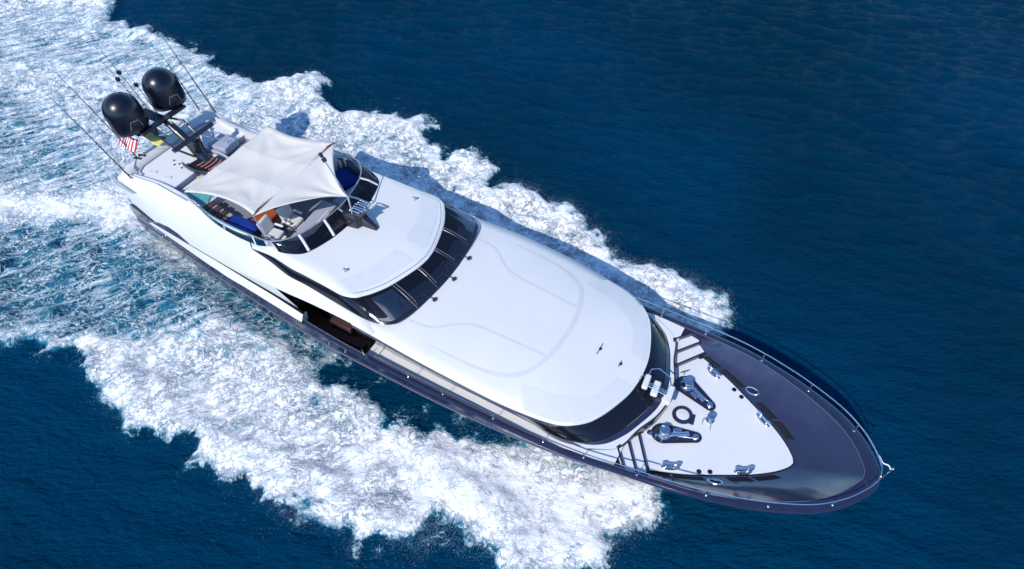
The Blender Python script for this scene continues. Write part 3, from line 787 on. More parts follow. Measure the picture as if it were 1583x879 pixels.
for s in (-1, 1):
    part('moulded_line', strip([(c[0], s * c[1]) for c in cr([(17.3, 2.5, 0), (18.2, 2.35, 0), (19.0, 1.75, 0), (19.8, 1.45, 0), (22.5, 1.31, 0)], 8)], 0.10), LINE, roof_o)
    ns = MB()
    rows = []
    for k in range(25):
        a = k / 24
        oi = int(np.interp(a, [0, 1], [RE.index(min(RE, key=lambda p: abs(p[0] - 22.9))), len(RE) - 6]))
        x, y, z = RE[oi]
        r = []
        for f in (0.03, 0.35, 0.7, 1.0):
            wid = 1.15 * (0.55 + 0.45 * math.sin(math.pi * min(1, a + 0.25)))
            q = Vector((x, y)) + (Vector((20.2, 0.0)) - Vector((x, y))).normalized() * (0.06 + f * wid)
            r.append((q.x, s * q.y, roof_z(q.x, q.y) + 0.006))
        rows.append(r)
    ns.loft(rows)
    part('nonskid_panel', ns, NONSKID, roof_o)
for (x, y) in ((24.05, 0.12), (24.95, -0.02)):
    dtl = MB(); z = roof_z(x, y)
    dtl.lathe([(0.001, 0.05), (0.05, 0.05), (0.06, 0.0)], (x, y, z), 12)
    dtl.box((x - 0.02, y, z + 0.012), (0.03, 0.55 if x < 24.5 else 0.3, 0.012))
    part('deck_fitting', dtl, BLACK)
# raked black glass wrapping the front and running down the sides
FRE = [(x - 0.02, max(0, y - 0.03), z - 0.14) for x, y, z in RE]
hb_s = along(HB, 73, 15.5); re_s = along(FRE, 73, 15.5)
fg = MB(); fg.sym([hb for hb in lerp_rows(re_s, [tuple(np.array(a) * 0.22 + np.array(b) * 0.78) for a, b in zip(re_s, hb_s)], 5, 0.03)])
part('front_window', fg, DARKG)
fs_ = MB(); fs_.sym(lerp_rows([tuple(np.array(a) * 0.22 + np.array(b) * 0.78 + np.array((0.012, 0, 0.012))) for a, b in zip(re_s, hb_s)], hb_s, 2))
part('window_sill', fs_, NAVY)
for s in (-1, 1):
    hr = MB(); hr.tube([(x, s * (y + 0.10), z + 0.42) for x, y, z in HB[:34]], 0.02, 6)
    for i in range(2, 34, 6):
        x, y, z = HB[i]; hr.tube([(x, s * (y + 0.10), z + 0.42), (x, s * (y - 0.02), z + 0.40)], 0.012, 6)
    part('grab_rail', hr, BLACK)

# ---------------------------------------------------------------- upper deck body
K1c = [(1.85, 2.62, 4.05), (4.2, 3.0, 3.88), (6.2, 3.15, 3.86), (8, 3.28, 3.90), (9.2, 3.38, 4.08), (10.2, 3.46, 4.3), (11.2, 3.53, 4.48), (12.2, 3.6, 4.65), (13.2, 3.64, 4.8), (14.4, 3.66, 4.86), (15.5, 3.67, 4.84), (16.4, 3.68, 4.77)]
Mc = [(1.85, 2.75, 5.05), (4.2, 2.98, 4.9), (6.2, 3.12, 4.85), (8, 3.26, 4.85), (9.2, 3.32, 4.9), (10.2, 3.36, 4.95), (11.2, 3.42, 5.0), (12.2, 3.49, 5.0), (13.2, 3.54, 5.03), (14.4, 3.57, 5.03), (15.5, 3.58, 4.96), (16.4, 3.55, 4.80)]
W1c = [(2.0, 2.78, 5.75), (4.2, 2.74, 5.7), (6.2, 2.78, 5.6), (8, 3.00, 5.6), (9.2, 3.08, 5.6), (10.0, 2.98, 5.52), (11.0, 3.07, 5.42), (12.0, 3.2, 5.25), (13, 3.22, 5.2), (14.4, 3.3, 5.11), (15.5, 3.31, 5.00), (16.3, 3.10, 4.74)]
CEc = [(2.2, 2.60, 6.02), (4.2, 2.34, 6.02), (6.2, 2.48, 6.02), (8, 2.86, 6.0), (9.2, 3.0, 5.98), (10.0, 2.97, 5.9)]
K1, MM, W1s, CE = (cr(c, 6) for c in (K1c, Mc, W1c, CEc))
ub = MB()
ub.sym([K1, MM, W1s])
ub.sym([W1s[:31], CE])
# white inner coaming down to the fly deck, aft end wall, underside
ub.sym([CE, [(x, y - 0.16, z - 0.01) for x, y, z in CE], [(x, y - 0.2, 5.18) for x, y, z in CE]])
e0 = [K1[0], MM[0], W1s[0], CE[0]]
def rnd(p, k): return (p[0] - 0.28 * (1 - k ** 4), p[1] * k, p[2])
ub.loft([[rnd((x, y, z), k) for x, y, z in e0] for k in (1, 0.93, 0.8, 0.5, 0)] )
ub.loft([[(rnd((x, y, z), k)[0], -y * k, z) for x, y, z in e0] for k in (1, 0.93, 0.8, 0.5, 0)])
ub.sym([[(x, y - 0.01, z) for x, y, z in K1], [(x, 0, z + 0.02) for x, y, z in K1]])
te = [rnd(e0[3], k) for k in (1, 0.93, 0.8, 0.5, 0)]
te = [(x, -y, z) for x, y, z in te] + te[::-1][1:]
ub.loft([te, [(x + 0.10, y * 0.99, z + 0.01) for x, y, z in te], [(x + 0.30, y * 0.93, z - 0.02) for x, y, z in te], [(x + 0.42, y * 0.90, 5.83) for x, y, z in te]])
part('upper_deck', ub, WHITE, smooth=50)
# wing panels closing the side deck aft, white bulwark band, dark gap line
K0 = [(1.95, 2.68, 3.86), (4.2, 2.99, 3.80), (7.8, 3.26, 3.78), (9.5, 3.38, 3.75), (11.0, 3.46, 3.70), (12.6, 3.57, 3.60)]
K0s = cr(K0, 6); HT = cr([(2.35, 2.78, 3.42), (4.3, 3.0, 3.36), (7.6, 3.36, 3.24), (9.4, 3.51, 3.28), (10.9, 3.63, 3.27), (12.55, 3.74, 3.20)], 6)
sides('white_bulwark', [lerp_rows(HT, K0s, 3, 0.03), [[K0s[-1], HT[-1]], [(12.6, 3.38, 3.58), (12.6, 3.45, 3.05)]]], WHITE)
for s in (-1, 1):
    gl_ = MB(); gl_.tube([(x, s * (y - 0.005), z + 0.045) for x, y, z in K0s[5:]], [0.012 + 0.045 * i / 25 for i in range(len(K0s[5:]))], 6)
    part('shadow_gap', gl_, RUBBER)
sides('wing_panel', [[[(7.9, 3.27, 3.88), (9.2, 3.37, 4.06), (10.2, 3.45, 4.28), (11.2, 3.52, 4.46), (11.35, 3.53, 4.5)], [(7.9, 3.24, 3.80), (9.2, 3.32, 3.78), (10.2, 3.38, 3.78), (11.2, 3.42, 3.72), (12.3, 3.46, 3.64)]]], WHITE)
for s in (-1, 1):
    sw = MB()
    pts = [(1.35, 2.60, 3.3), (1.55, 2.66, 3.92), (1.9, 2.72, 3.98), (2.6, 2.82, 3.92), (3.35, 2.90, 3.86), (2.75, 2.83, 3.45)]
    sw.add([(x, s * (y + 0.02), z) for x, y, z in pts] + [(x, s * (y - 0.12), z) for x, y, z in pts], [tuple(range(6)), tuple(range(11, 5, -1))] + [(i, (i + 1) % 6, 6 + (i + 1) % 6, 6 + i) for i in range(6)])
    part('stern_wing', sw, NAVY, bevel=0.015)
    vt = MB()
    v_ = [(3.45, 2.985, 3.93), (3.9, 2.99, 4.12), (4.65, 3.03, 4.28), (5.25, 3.08, 4.2), (5.85, 3.15, 3.90), (5.0, 3.08, 3.90)]
    vt.add([(x, s * (y + 0.03), z) for x, y, z in v_] + [(x, s * (y - 0.05), z) for x, y, z in v_], [tuple(range(6)), tuple(range(11, 5, -1))] + [(i, (i + 1) % 6, 6 + (i + 1) % 6, 6 + i) for i in range(6)])
    part('air_vent', vt, NAVY)
    for (x, y, z) in ((3.2, 2.86, 3.3), (3.5, 2.9, 3.0), (3.9, 2.94, 3.3), (4.1, 2.97, 3.0)):
        bl = MB(); bl.ell((x, s * (y + 0.03), z), (0.05, 0.03, 0.05), 10); part('hull_fitting', bl, CHROME, hull_o)

# main deck aft under the overhang, with its bulkhead
xad = [1.45, 2.6, 4.0, 6.1, 9.0, 11.3]
cby = lambda x: float(np.interp(x, [p[0] for p in CAP[:40]], [p[1] for p in CAP[:40]])) - 0.10
ad = MB(); ad.loft([[(x, -cby(x), 2.75) for x in xad], [(x, 0, 2.75) for x in xad], [(x, cby(x), 2.75) for x in xad]])
part('aft_deck', ad, TEAKD)
ah = MB(); ah.loft([[(4.4, -2.85, z), (4.4, 2.85, z)] for z in (2.75, 3.95)])
part('aft_bulkhead', ah, WHITE)
at_ = MB(); at_.tube([(1.46, -2.64, 3.40), (1.40, 0, 3.42), (1.46, 2.64, 3.40)], 0.06, 8); at_.loft([[(1.46, -2.6, z), (1.42, 0, z), (1.46, 2.6, z)] for z in (2.75, 3.40)])
part('transom_rail', at_, NAVY)

# ---------------------------------------------------------------- wheelhouse glass and brow
F1c = [(10.0, 2.98, 5.52), (11, 3.08, 5.42), (12, 3.21, 5.25), (13, 3.23, 5.2), (14.4, 3.31, 5.12), (15.5, 3.37, 5.07), (16.3, 3.33, 5.05), (16.84, 3.12, 5.04), (17.1, 2.73, 5.03), (17.3, 1.95, 5.01), (17.44, 0.8, 5.02), (17.48, 0, 5.02)]
F2c = [(10.02, 2.95, 5.56), (11.1, 2.98, 5.72), (12.1, 3.05, 5.63), (12.85, 3.06, 5.6), (13.9, 3.11, 5.6), (14.7, 3.14, 5.58), (15.2, 2.99, 5.57), (15.42, 2.76, 5.55), (15.68, 2.4, 5.53), (16.0, 1.78, 5.52), (16.38, 0.66, 5.55), (16.48, 0, 5.56)]
F1, F2 = cr(F1c, 8), cr(F2c, 8)
G1, G2 = mirror_curve(F1), mirror_curve(F2)
def shield(t, v, lift=0.0):
    f = t * (len(G1) - 1); i = min(int(f), len(G1) - 2); k = f - i
    a = np.array(G1[i]) * (1 - k) + np.array(G1[i + 1]) * k; b = np.array(G2[i]) * (1 - k) + np.array(G2[i + 1]) * k
    p = a * (1 - v) + b * v; p[2] += 0.07 * math.sin(math.pi * v) + lift
    return p
NG = len(G1) - 1
def t_at_y(y):
    h = [(i / NG, G1[i][1]) for i in range(NG + 1) if G1[i][0] > 16.2]
    return float(np.interp(y, [a[1] for a in h], [a[0] for a in h]))
# frame: black border band below, above, and the solid dark backing
fr_ = MB()
for v0, v1 in ((0.0, 0.09), (0.93, 1.0)):
    fr_.loft([[tuple(shield(i / NG, v0 + (v1 - v0) * k / 2, 0.012)) for i in range(NG + 1)] for k in range(3)])
ws_o = part('windshield_frame', fr_, BLACK)
bk = MB(); bk.loft([[tuple(shield(i / NG, v / 4, -0.30) * np.array((1, 0.93, 1)) - np.array((0.12, 0, 0))) for i in range(NG + 1)] for v in range(5)])
part('cabin_backing', bk, RUBBER, ws_o)
dash = MB()
for (ya, yb) in ((-2.55, -2.0), (-1.75, -0.8), (-0.55, 0.55), (0.8, 1.75), (2.0, 2.6)):
    ta, tb = t_at_y(ya), t_at_y(yb)
    dash.loft([[tuple(shield(ta + (tb - ta) * i / 6, v, -0.10)) for i in range(7)] for v in (0.13, 0.35, 0.55)])
sb_ = MB(); ta, tb = t_at_y(-2.98), t_at_y(-2.02)  # pale panel added behind the starboard corner pane, painting in its bright reflection
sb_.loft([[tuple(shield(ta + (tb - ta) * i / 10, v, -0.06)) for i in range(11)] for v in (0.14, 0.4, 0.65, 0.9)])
part('corner_reflection', sb_, mat('reflection_grey', (0.42, 0.44, 0.45), 0.6, nscale=2, namt=0.12), ws_o)
part('dashboard', dash, mat('dash_grey', (0.17, 0.175, 0.20), 0.6, nscale=3, namt=0.15), ws_o)
ym = [-1.9, -0.70, 0.70, 1.9]
tm = [t_at_y(y) for y in ym]
tA, tB = t_at_y(-3.32), t_at_y(3.32)
bounds = [tA] + tm + [tB]
for a, b in zip(bounds[:-1], bounds[1:]):
    pn = MB(); pn.loft([[tuple(shield(a + (b - a) * (0.012 + 0.976 * i / 16), 0.09 + 0.84 * v / 6)) for i in range(17)] for v in range(7)])
    part('pane', pn, SHIELD, ws_o)
for t in tm:
    ml = MB(); ml.tube([tuple(shield(t, v / 6, 0.012)) for v in range(7)], 0.045, 6, 0.5)
    part('mullion', ml, BLACK, ws_o)
    ml = MB(); ml.tube([tuple(shield(t + 0.004, v / 6, 0.04)) for v in range(1, 7)], 0.010, 5)
    part('mullion_trim', ml, GREYMET, ws_o)
for a, b in ((0.0, tA), (tB, 1.0)):
    pn = MB(); pn.loft([[tuple(shield(a + (b - a) * i / 40, 0.09 + 0.84 * v / 4)) for i in range(41)] for v in range(5)])
    part('side_window', pn, DARKG)
for y in (1.25, 0.0, -1.25):
    t = t_at_y(y); wpz = MB()
    p0 = shield(t, 0.0, 0.05) + np.array((0.22, 0, -0.03))
    wpz.ell(tuple(p0), (0.09, 0.06, 0.05), 10); wpz.box(tuple(p0), (0.10, 0.18, 0.07))
    wpz.tube([tuple(p0), tuple(shield(t - 0.006, 0.2, 0.05)), tuple(shield(t - 0.05, 0.3, 0.05))], 0.016, 6)
    wpz.tube([tuple(shield(t - 0.055, 0.12, 0.035)), tuple(shield(t - 0.04, 0.55, 0.035))], 0.012, 6)
    part('wiper', wpz, BLACK)
# brow roof up to the fly windscreen
FBc = [(9.9, 2.94, 5.98), (10.5, 2.98, 6.0), (11.0, 2.84, 6.0), (11.35, 2.82, 6.0), (11.63, 2.78, 6.0), (11.95, 2.67, 6.0), (12.25, 2.50, 6.0), (12.42, 2.28, 6.0), (12.54, 2.02, 6.0), (12.72, 1.4, 6.0), (12.83, 0.5, 6.0), (12.85, 0, 6.0)]
FB = cr(FBc, 8)
GB = mirror_curve(FB)
lip0 = [(x + 0.02, y * 1.004, z - 0.02) for x, y, z in G2]; lip1 = [(x + 0.05, y * 1.012, z + 0.04) for x, y, z in G2]; lip2 = [(x, y * 1.004, z + 0.085) for x, y, z in G2]
br = MB(); br.loft([lip0, lip1, lip2] + lerp_rows([(x - 0.03, y * 0.99, z + 0.095) for x, y, z in G2], GB, 8, 0.06))
brow_o = part('wheelhouse_roof', br, WHITE, smooth=50)
ln = MB(); ln.tube([(x - 0.08, y * 0.972, z + 0.105) for x, y, z in G2[24:-24]], 0.016, 5)
part('rim_line', ln, GREYMET, brow_o)
def brow_pt(i, v, lift=0.008):
    a = np.array(G2[i]) * np.array((1, 0.99, 1)) + np.array((-0.03, 0, 0.095)); b = np.array(GB[i])
    p = a * (1 - v) + b * v; p[2] += 0.06 * math.sin(math.pi * v) + lift; return tuple(p)
H = NG // 2
for lo, hi in ((H - 42, H - 4), (H + 4, H + 42)):
    ns = MB(); ns.loft([[brow_pt(i, v) for i in range(lo, hi)] for v in (0.08, 0.2, 0.32)])
    part('nonskid_panel', ns, NONSKID, brow_o)
for s in (-1, 1):
    f = MB(); i = H - s * 26; p = brow_pt(i, 0.42, 0.0)
    f.tube([p, (p[0], p[1], p[2] + 0.16)], 0.02, 6); f.ell((p[0], p[1], p[2] + 0.17), (0.07, 0.07, 0.035), 10)
    part('mushroom_aerial', f, GREYMET)

# ---------------------------------------------------------------- fly bridge
flo = MB()
inner = [(4.75, -2.2), (6.2, -2.32), (8, -2.68), (9.2, -2.82), (10.3, -2.82), (11.2, -2.66), (11.9, -2.3), (12.3, -1.6), (12.5, 0)]
inner = inner + [(x, -y) for x, y in inner[::-1][1:]]
flo.prism(inner, 5.10, 5.20)
part('cockpit_floor', flo, GREYF)
iw = MB()
iw.sym([[(x - 0.02, max(0, y - 0.02), z) for x, y, z in FB], [(x - 0.12, max(0, y - 0.10), 5.99) for x, y, z in FB], [(x - 0.25, max(0, y - 0.2), 5.2) for x, y, z in FB]])
part('cockpit_liner', iw, mat('liner_grey', (0.10, 0.10, 0.13), 0.5, nscale=3, namt=0.1))
sdp = [(2.1, -2.45), (3.0, -2.28), (4.75, -2.16), (4.75, 2.16), (3.0, 2.28), (2.1, 2.45)]
sdm = MB(); sdm.prism(sdp, 5.70, 5.84)
part('sun_deck', sdm, DECK)
sds = MB(); sds.box((4.76, 0, 5.5), (0.05, 4.3, 0.66))
part('sun_deck_riser', sds, GREYB)
# smoked wind screen with grey top rail and white posts
SBc = [(6.95, 2.62, 6.0), (8.1, 2.9, 6.0), (9.3, 3.02, 6.0), (10.4, 2.99, 6.0), (11.1, 2.83, 6.0), (11.65, 2.78, 6.0), (12.27, 2.50, 6.0), (12.53, 2.10, 6.0), (12.77, 1.3, 6.0), (12.87, 0.5, 6.0), (12.88, 0, 6.0)]
STc = [(6.75, 2.56, 6.08), (8.0, 2.78, 6.2), (9.2, 2.87, 6.28), (10.2, 2.88, 6.33), (10.85, 2.84, 6.34), (11.2, 2.70, 6.34), (11.56, 2.36, 6.34), (11.86, 1.78, 6.34), (12.06, 0.95, 6.34), (12.16, 0.4, 6.34), (12.18, 0, 6.34)]
SB, ST = mirror_curve(cr(SBc, 8)), mirror_curve(cr(STc, 8))
nS = len(SB)
def scr(i, v, lift=0.0):
    p = np.array(SB[i]) * (1 - v) + np.array(ST[i]) * v; p[2] += 0.05 * math.sin(math.pi * v) + lift; return tuple(p)
i_a, i_b = 36, nS - 37
sr = MB(); sr.tube(ST, 0.032, 8)
sr_o = part('windscreen_rail', sr, GREYMET)
cuts = [i_a, 54, 66, nS // 2, nS - 67, nS - 55, i_b]
for a, b in zip(cuts[:-1], cuts[1:]):
    g = MB(); g.loft([[scr(i, v / 4) for i in range(a, b + 1)] for v in range(5)])
    part('smoked_pane', g, TINT, sr_o)
for a, b in ((0, i_a), (i_b, nS - 1)):
    g = MB(); g.loft([[scr(i, v / 3) for i in range(a, b + 1)] for v in range(4)])
    part('side_pane', g, CLEAR, sr_o)
for i in (12, 24, i_a, 54, 66, nS // 2, nS - 67, nS - 55, i_b, nS - 25, nS - 13):
    po = MB(); po.tube([scr(i, 0, 0.02), scr(i, 0.5, 0.02), scr(i, 1.0, 0.0)], 0.055 if i in (54, 66, nS - 67, nS - 55) else 0.03, 6, 0.4)
    part('post', po, WHITE if i not in (nS // 2,) else GREYMET, sr_o)
bs = MB(); bs.tube([scr(i, 0.0, 0.0) for i in range(i_a, i_b + 1)], 0.03, 6)
part('screen_seal', bs, RUBBER, sr_o)

def rbox(name, c, d, m, bevel=0.05, yaw=0.0, pitch=0.0, parent=None, taper=1.0):
    b = MB(); b.box(c, d, yaw, pitch, taper); return part(name, b, m, parent, bevel=bevel, segs=3)
# helm console, seats, bar
rbox('helm_console', (11.35, -0.9, 5.5), (0.7, 2.9, 0.6), GREYB, 0.06, 0.10)
rbox('helm_console', (11.5, 1.4, 5.45), (0.6, 1.5, 0.5), GREYB, 0.06, -0.15)
for k in range(3):
    rbox('console_trim', (11.55 + 0.11 * k, -0.55 - 0.1 * k, 5.83), (0.06, 1.3, 0.03), WHITE, 0.01, 0.08)
wl = MB(); wl.tube([(10.98 + 0.2 * 0.4 * math.cos(a), -1.55 + 0.2 * math.sin(a), 5.88 + 0.17 * math.cos(a)) for a in np.linspace(0, 2 * math.pi, 21)], 0.018, 6)
wl.tube([(10.98, -1.55, 5.88), (11.2, -1.55, 5.75)], 0.03, 6)
part('steering_wheel', wl, BLACK)
for (sx, sy, yw) in ((10.05, -1.95, 0.12), (10.2, -0.95, 0.05)):
    se = MB(); se.lathe([(0.20, 5.2), (0.18, 5.25), (0.06, 5.28), (0.06, 5.5)], (sx + 0.15, sy, 0), 14)
    s_o = part('helm_seat', se, GREYMET)
    rbox('seat_cushion', (sx + 0.28, sy, 5.62), (0.56, 0.60, 0.16), SEATM, 0.07, yw, 0.05, s_o)
    rbox('foot_rest', (sx + 0.66, sy, 5.5), (0.16, 0.46, 0.08), WHITE, 0.03, yw, 0.3, s_o)
    rbox('backrest', (sx - 0.12, sy, 5.98), (0.16, 0.66, 0.66), SEATM, 0.075, yw, -0.32, s_o)
    for q in (-1, 1):
        rbox('armrest', (sx + 0.22, sy + q * 0.37, 5.82), (0.42, 0.10, 0.09), WHITE, 0.035, yw, 0, s_o)
rbox('wet_bar', (9.25, -1.15, 5.45), (0.75, 1.35, 0.5), WOOD, 0.03, 0.06)
rbox('side_cabinet', (8.35, -2.35, 5.42), (2.2, 0.5, 0.42), TEAKD, 0.03, -0.10)
bn = MB()
for k in range(3):
    bn.box((6.75 + 0.42 * k, -2.05 - 0.08 * k, 5.66), (0.30, 0.62, 0.06), -0.1)
part('bench_slats', bn, TEAKD, bevel=0.015)
rbox('bench_base', (7.2, -2.1, 5.42), (1.5, 0.55, 0.42), GREYB, 0.03, -0.1)
rbox('stern_seat', (5.35, 1.55, 5.42), (0.95, 1.5, 0.44), GREYB, 0.05)
rbox('stern_seat', (7.9, 2.35, 5.42), (2.6, 0.6, 0.44), SEATM, 0.05, 0.1)
# spa with tan rim
sp = MB(); cx, cy = 5.75, -1.55
sp.prism([(4.85, -2.14), (6.55, -2.26), (6.55, -0.55), (5.2, -0.35), (4.85, -0.6)], 5.2, 5.62)
sp_o = part('spa_tub', sp, WHITE, bevel=0.03)
pw = MB(); pw.prism([(4.95, -2.08), (6.45, -2.18), (6.45, -0.75), (5.6, -0.95), (5.1, -1.35)], 5.60, 5.635)
part('spa_water', pw, POOL, sp_o)
tr_ = MB(); tr_.tube([(4.9, -0.95, 5.66), (5.15, -0.72, 5.68), (5.6, -0.6, 5.68), (6.2, -0.55, 5.68), (6.5, -0.5, 5.68)], 0.07, 8, 0.5)
part('spa_rim', tr_, TAN, sp_o)
# grey moulded gutters round the sun deck
for s in (-1, 1):
    gu = MB(); gu.tube([(2.45, 0.0, 5.88), (2.45, s * 1.7, 5.88), (2.62, s * 2.05, 5.88), (2.95, s * 2.16, 5.88)], 0.06, 8, 0.4)
    part('deck_gutter', gu, GREYB)
    ct = MB(); ct.tube([(1.75, s * 2.55, 5.78), (1.72, s * 2.72, 5.72), (1.85, s * 2.84, 5.62), (2.3, s * 2.88, 5.5), (3.0, s * 2.92, 5.42)], [0.10, 0.12, 0.11, 0.08, 0.03], 8, 0.7)
    part('corner_fender', ct, GREYMET)
    rl = MB(); rl.tube([(2.3, s * 2.62, 6.10), (4.2, s * 2.42, 6.10), (6.1, s * 2.56, 6.10)], 0.028, 8, 0.6)
    part('coaming_rail', rl, GREYMET if s > 0 else WHITE)
for (x, y) in ((3.35, -0.75), (3.6, -0.95), (3.75, -0.8), (4.05, -0.95)):
    d_ = MB(); d_.ell((x, y, 5.86), (0.045, 0.045, 0.03), 10); part('deck_socket', d_, BLACK)
for (x, y, yw) in ((3.15, -1.75, 0.4), (4.0, -1.7, 0.4)):
    rbox('deck_hatch', (x, y, 5.85), (0.34, 0.22, 0.03), NONSKID, 0.01, yw)
for (x, y, L_) in ((4.3, 2.0, 0.4), (4.55, 1.6, 0.5)):
    rbox('deck_hatch', (x, y, 5.86), (0.12, L_, 0.04), NONSKID, 0.01, 0.2)
# companionway: dark curved well with reddish stair
cw = MB(); cw.prism([(4.1, -0.75), (5.6, -0.62), (5.7, 0.35), (4.3, 0.30)], 5.845, 5.86)
cw_o = part('companionway', cw, BLACK)
for q, m_ in (((-0.80, -0.66), BLACK), ((0.34, 0.42), GREYB)):
    w_ = MB(); w_.loft([[(4.0 + 1.7 * k / 8, q[0] + (q[1] - q[0]) * k / 8 - 0.15 * math.sin(math.pi * k / 8) * (1 if q[0] < 0 else -1), z) for k in range(9)] for z in (5.84, 6.06)])
    part('well_side', w_, m_, cw_o, thick=0.05)
for k in range(5):
    st_ = MB(); a = 4.55 + 0.24 * k
    st_.tube([(a + 0.10 * math.cos(u), -0.15 + 0.40 * math.sin(u), 5.90 + 0.02 * k) for u in np.linspace(-1.3, 1.3, 9)], 0.05, 6, 0.4)
    part('stair_tread', st_, mat('red_wood', (0.30, 0.13, 0.12), 0.4, nscale=6, namt=0.2), cw_o)
rbox('deck_locker', (4.65, 1.05, 6.02), (1.0, 0.9, 0.36), GREYB, 0.05, 0.1)
ld = MB()
for q in (0.75, 1.15):
    ld.tube([(3.2, q, 5.9), (3.35, q, 6.32), (5.1, q + 0.25, 6.42), (5.2, q + 0.25, 5.9)], 0.014, 6)
for k in range(5):
    x = 3.5 + 0.36 * k; ld.tube([(x, 0.75 + 0.04 * k, 6.33 + 0.015 * k), (x, 1.15 + 0.04 * k, 6.33 + 0.015 * k)], 0.012, 6)
part('stair_rail', ld, GREYMET)
lt_ = MB(); lt_.lathe([(0.001, 0.1), (0.12, 0.1), (0.14, 0.04), (0.14, 0.0)], (5.65, 0.35, 5.85), 14)
part('deck_light', lt_, BLACK)
ac = MB()
for q in (-1, 1): ac.box((2.05, -1.45 + q * 0.12, 6.05), (0.34, 0.10, 0.08), 0.3)
part('mooring_chock', ac, BLACK, bevel=0.02)

# ---------------------------------------------------------------- mast, scanner, domes, aerials
ms = MB()
rows = []
for (x, z, wx, wy) in ((4.75, 5.45, 0.85, 0.55), (4.4, 5.95, 0.74, 0.50), (3.9, 6.55, 0.62, 0.46), (3.35, 7.0, 0.52, 0.40), (2.9, 7.25, 0.42, 0.34)):
    rows.append([(x + wx / 2 * math.cos(a), wy / 2 * math.sin(a), z) for a in np.linspace(0, 2 * math.pi, 14, endpoint=False)])
ms.loft(rows, True)
mast = part('mast', ms, BLACK)
for s in (-1, 1):
    lp = MB(); lp.tube([(4.3, s * 0.28, 6.1), (3.7, s * 0.62, 6.5), (2.95, s * 0.70, 6.95), (2.5, s * 0.42, 7.1)], 0.05, 8)
    part('mast_brace', lp, BLACK, mast)
lp = MB(); lp.tube([(2.9, -0.62, 6.98), (3.15, -0.55, 7.06), (3.3, 0.0, 7.1), (3.15, 0.55, 7.06), (2.9, 0.62, 6.98)], 0.035, 8)
part('mast_hoop', lp, GREYMET, mast)
scn = MB(); scn.tube([(4.32, -1.12, 7.0), (4.32, 1.12, 7.0)], 0.13, 10, 0.7)
sc_o = part('radar_scanner', scn, BLACK, mast)
scp = MB(); scp.lathe([(0.18, 6.0), (0.2, 6.5), (0.16, 6.75), (0.10, 6.92)], (4.3, 0, 0), 14); scp.box((4.25, -0.0, 6.75), (0.4, 0.3, 0.2))
part('scanner_pedestal', scp, BLACK, mast)
plf = MB(); plf.box((2.62, 0, 7.32), (0.30, 2.45, 0.10)); plf.box((1.9, 0, 7.28), (1.4, 0.5, 0.08)); plf.box((1.9, -1.05, 7.22), (1.2, 0.5, 0.06)); plf.box((1.9, 1.05, 7.22), (1.2, 0.5, 0.06))
part('dome_platform', plf, BLACK, mast, bevel=0.02)
for s in (-1, 1):
    dm = MB(); R_ = 0.765
    prof = [(0.05, 0.0), (0.66, 0.0), (0.73, 0.04), (0.77, 0.25), (R_, 0.70), (R_, 0.95)] + [(R_ * math.cos(a), 0.95 + R_ * 0.98 * math.sin(a)) for a in np.linspace(0.1, math.pi / 2 - 0.001, 10)]
    dm.lathe(prof, (1.95, s * 1.07, 7.26), 36, Matrix.Rotation(math.radians(-11), 3, 'Y'))
    d_o = part('satellite_dome', dm, DOME, smooth=60)
    hd = MB()
    base_r = R_ + 0.012
    for a0 in (math.radians(-15),):
        hd.tube([(1.95 + (R_ + 0.02) * math.cos(a0 + u), s * 1.07 + (R_ + 0.02) * math.sin(a0 + u), 7.26 + 0.35 + 0.45 * (1 if abs(u) < 0.24 else 0.2)) for u in (-0.35, -0.22, 0, 0.22, 0.35)], 0.012, 5)
    part('dome_handle', hd, GREYMET, d_o)
for (y, zt, xt) in ((-0.16, 9.75, 0.45), (0.02, 10.0, 0.30), (0.2, 9.1, 0.95), (-0.05, 8.2, 1.6)):
    w_ = MB(); w_.tube([(2.1, y, 7.3), (xt, y * 1.5, zt)], [0.022, 0.010], 6)
    if zt > 9: 
        f = 0.68; q = (2.1 + (xt - 2.1) * f, y * 1.3, 7.3 + (zt - 7.3) * f); w_.box(q, (0.16, 0.10, 0.16), 0.3)
    part('mast_aerial', w_, BLACK, mast)
for (a, b, n_) in (((2.85, -2.62, 6.0), (-0.1, -2.72, 9.4), 0), ((2.15, -1.55, 5.95), (-0.9, -1.62, 9.6), 0), ((2.5, 2.72, 6.0), (0.1, 2.9, 9.9), 0), ((1.55, 2.55, 5.9), (0.0, 2.7, 8.6), 0), ((3.5, 2.3, 5.1), (2.55, 2.45, 6.75), 0)):
    w_ = MB(); A_, B_ = Vector(a), Vector(b)
    w_.tube([A_, A_.lerp(B_, 0.12), A_.lerp(B_, 0.5) + Vector((0, 0, 0.05)), B_], [0.036, 0.030, 0.022, 0.008], 6)
    part('whip_aerial', w_, BLACK)

# searchlight pylon with horns and the fin in front of it
py_ = MB()
py_.loft([[(12.45, -0.16, 6.0), (12.9, -0.40, 6.0), (13.35, -0.32, 6.0), (13.5, 0.05, 6.0), (13.35, 0.42, 6.0), (12.9, 0.46, 6.0), (12.45, 0.16, 6.0)],
         [(12.5, -0.14, 6.38), (12.9, -0.36, 6.42), (13.3, -0.30, 6.42), (13.45, 0.05, 6.42), (13.3, 0.38, 6.42), (12.9, 0.42, 6.42), (12.5, 0.14, 6.38)],
         [(12.7, -0.05, 6.55), (12.95, -0.2, 6.6), (13.2, -0.18, 6.6), (13.32, 0.05, 6.6), (13.2, 0.24, 6.6), (12.95, 0.24, 6.6), (12.7, 0.05, 6.55)]])
py_.add(py_.v[-7:], [tuple(range(7))])
pyl = part('searchlight_pylon', py_, BLACK)
pb = MB(); pb.box((13.35, 0.12, 6.68), (0.34, 0.66, 0.16), 0.2)
part('light_bar', pb, BLACK, pyl, bevel=0.03)
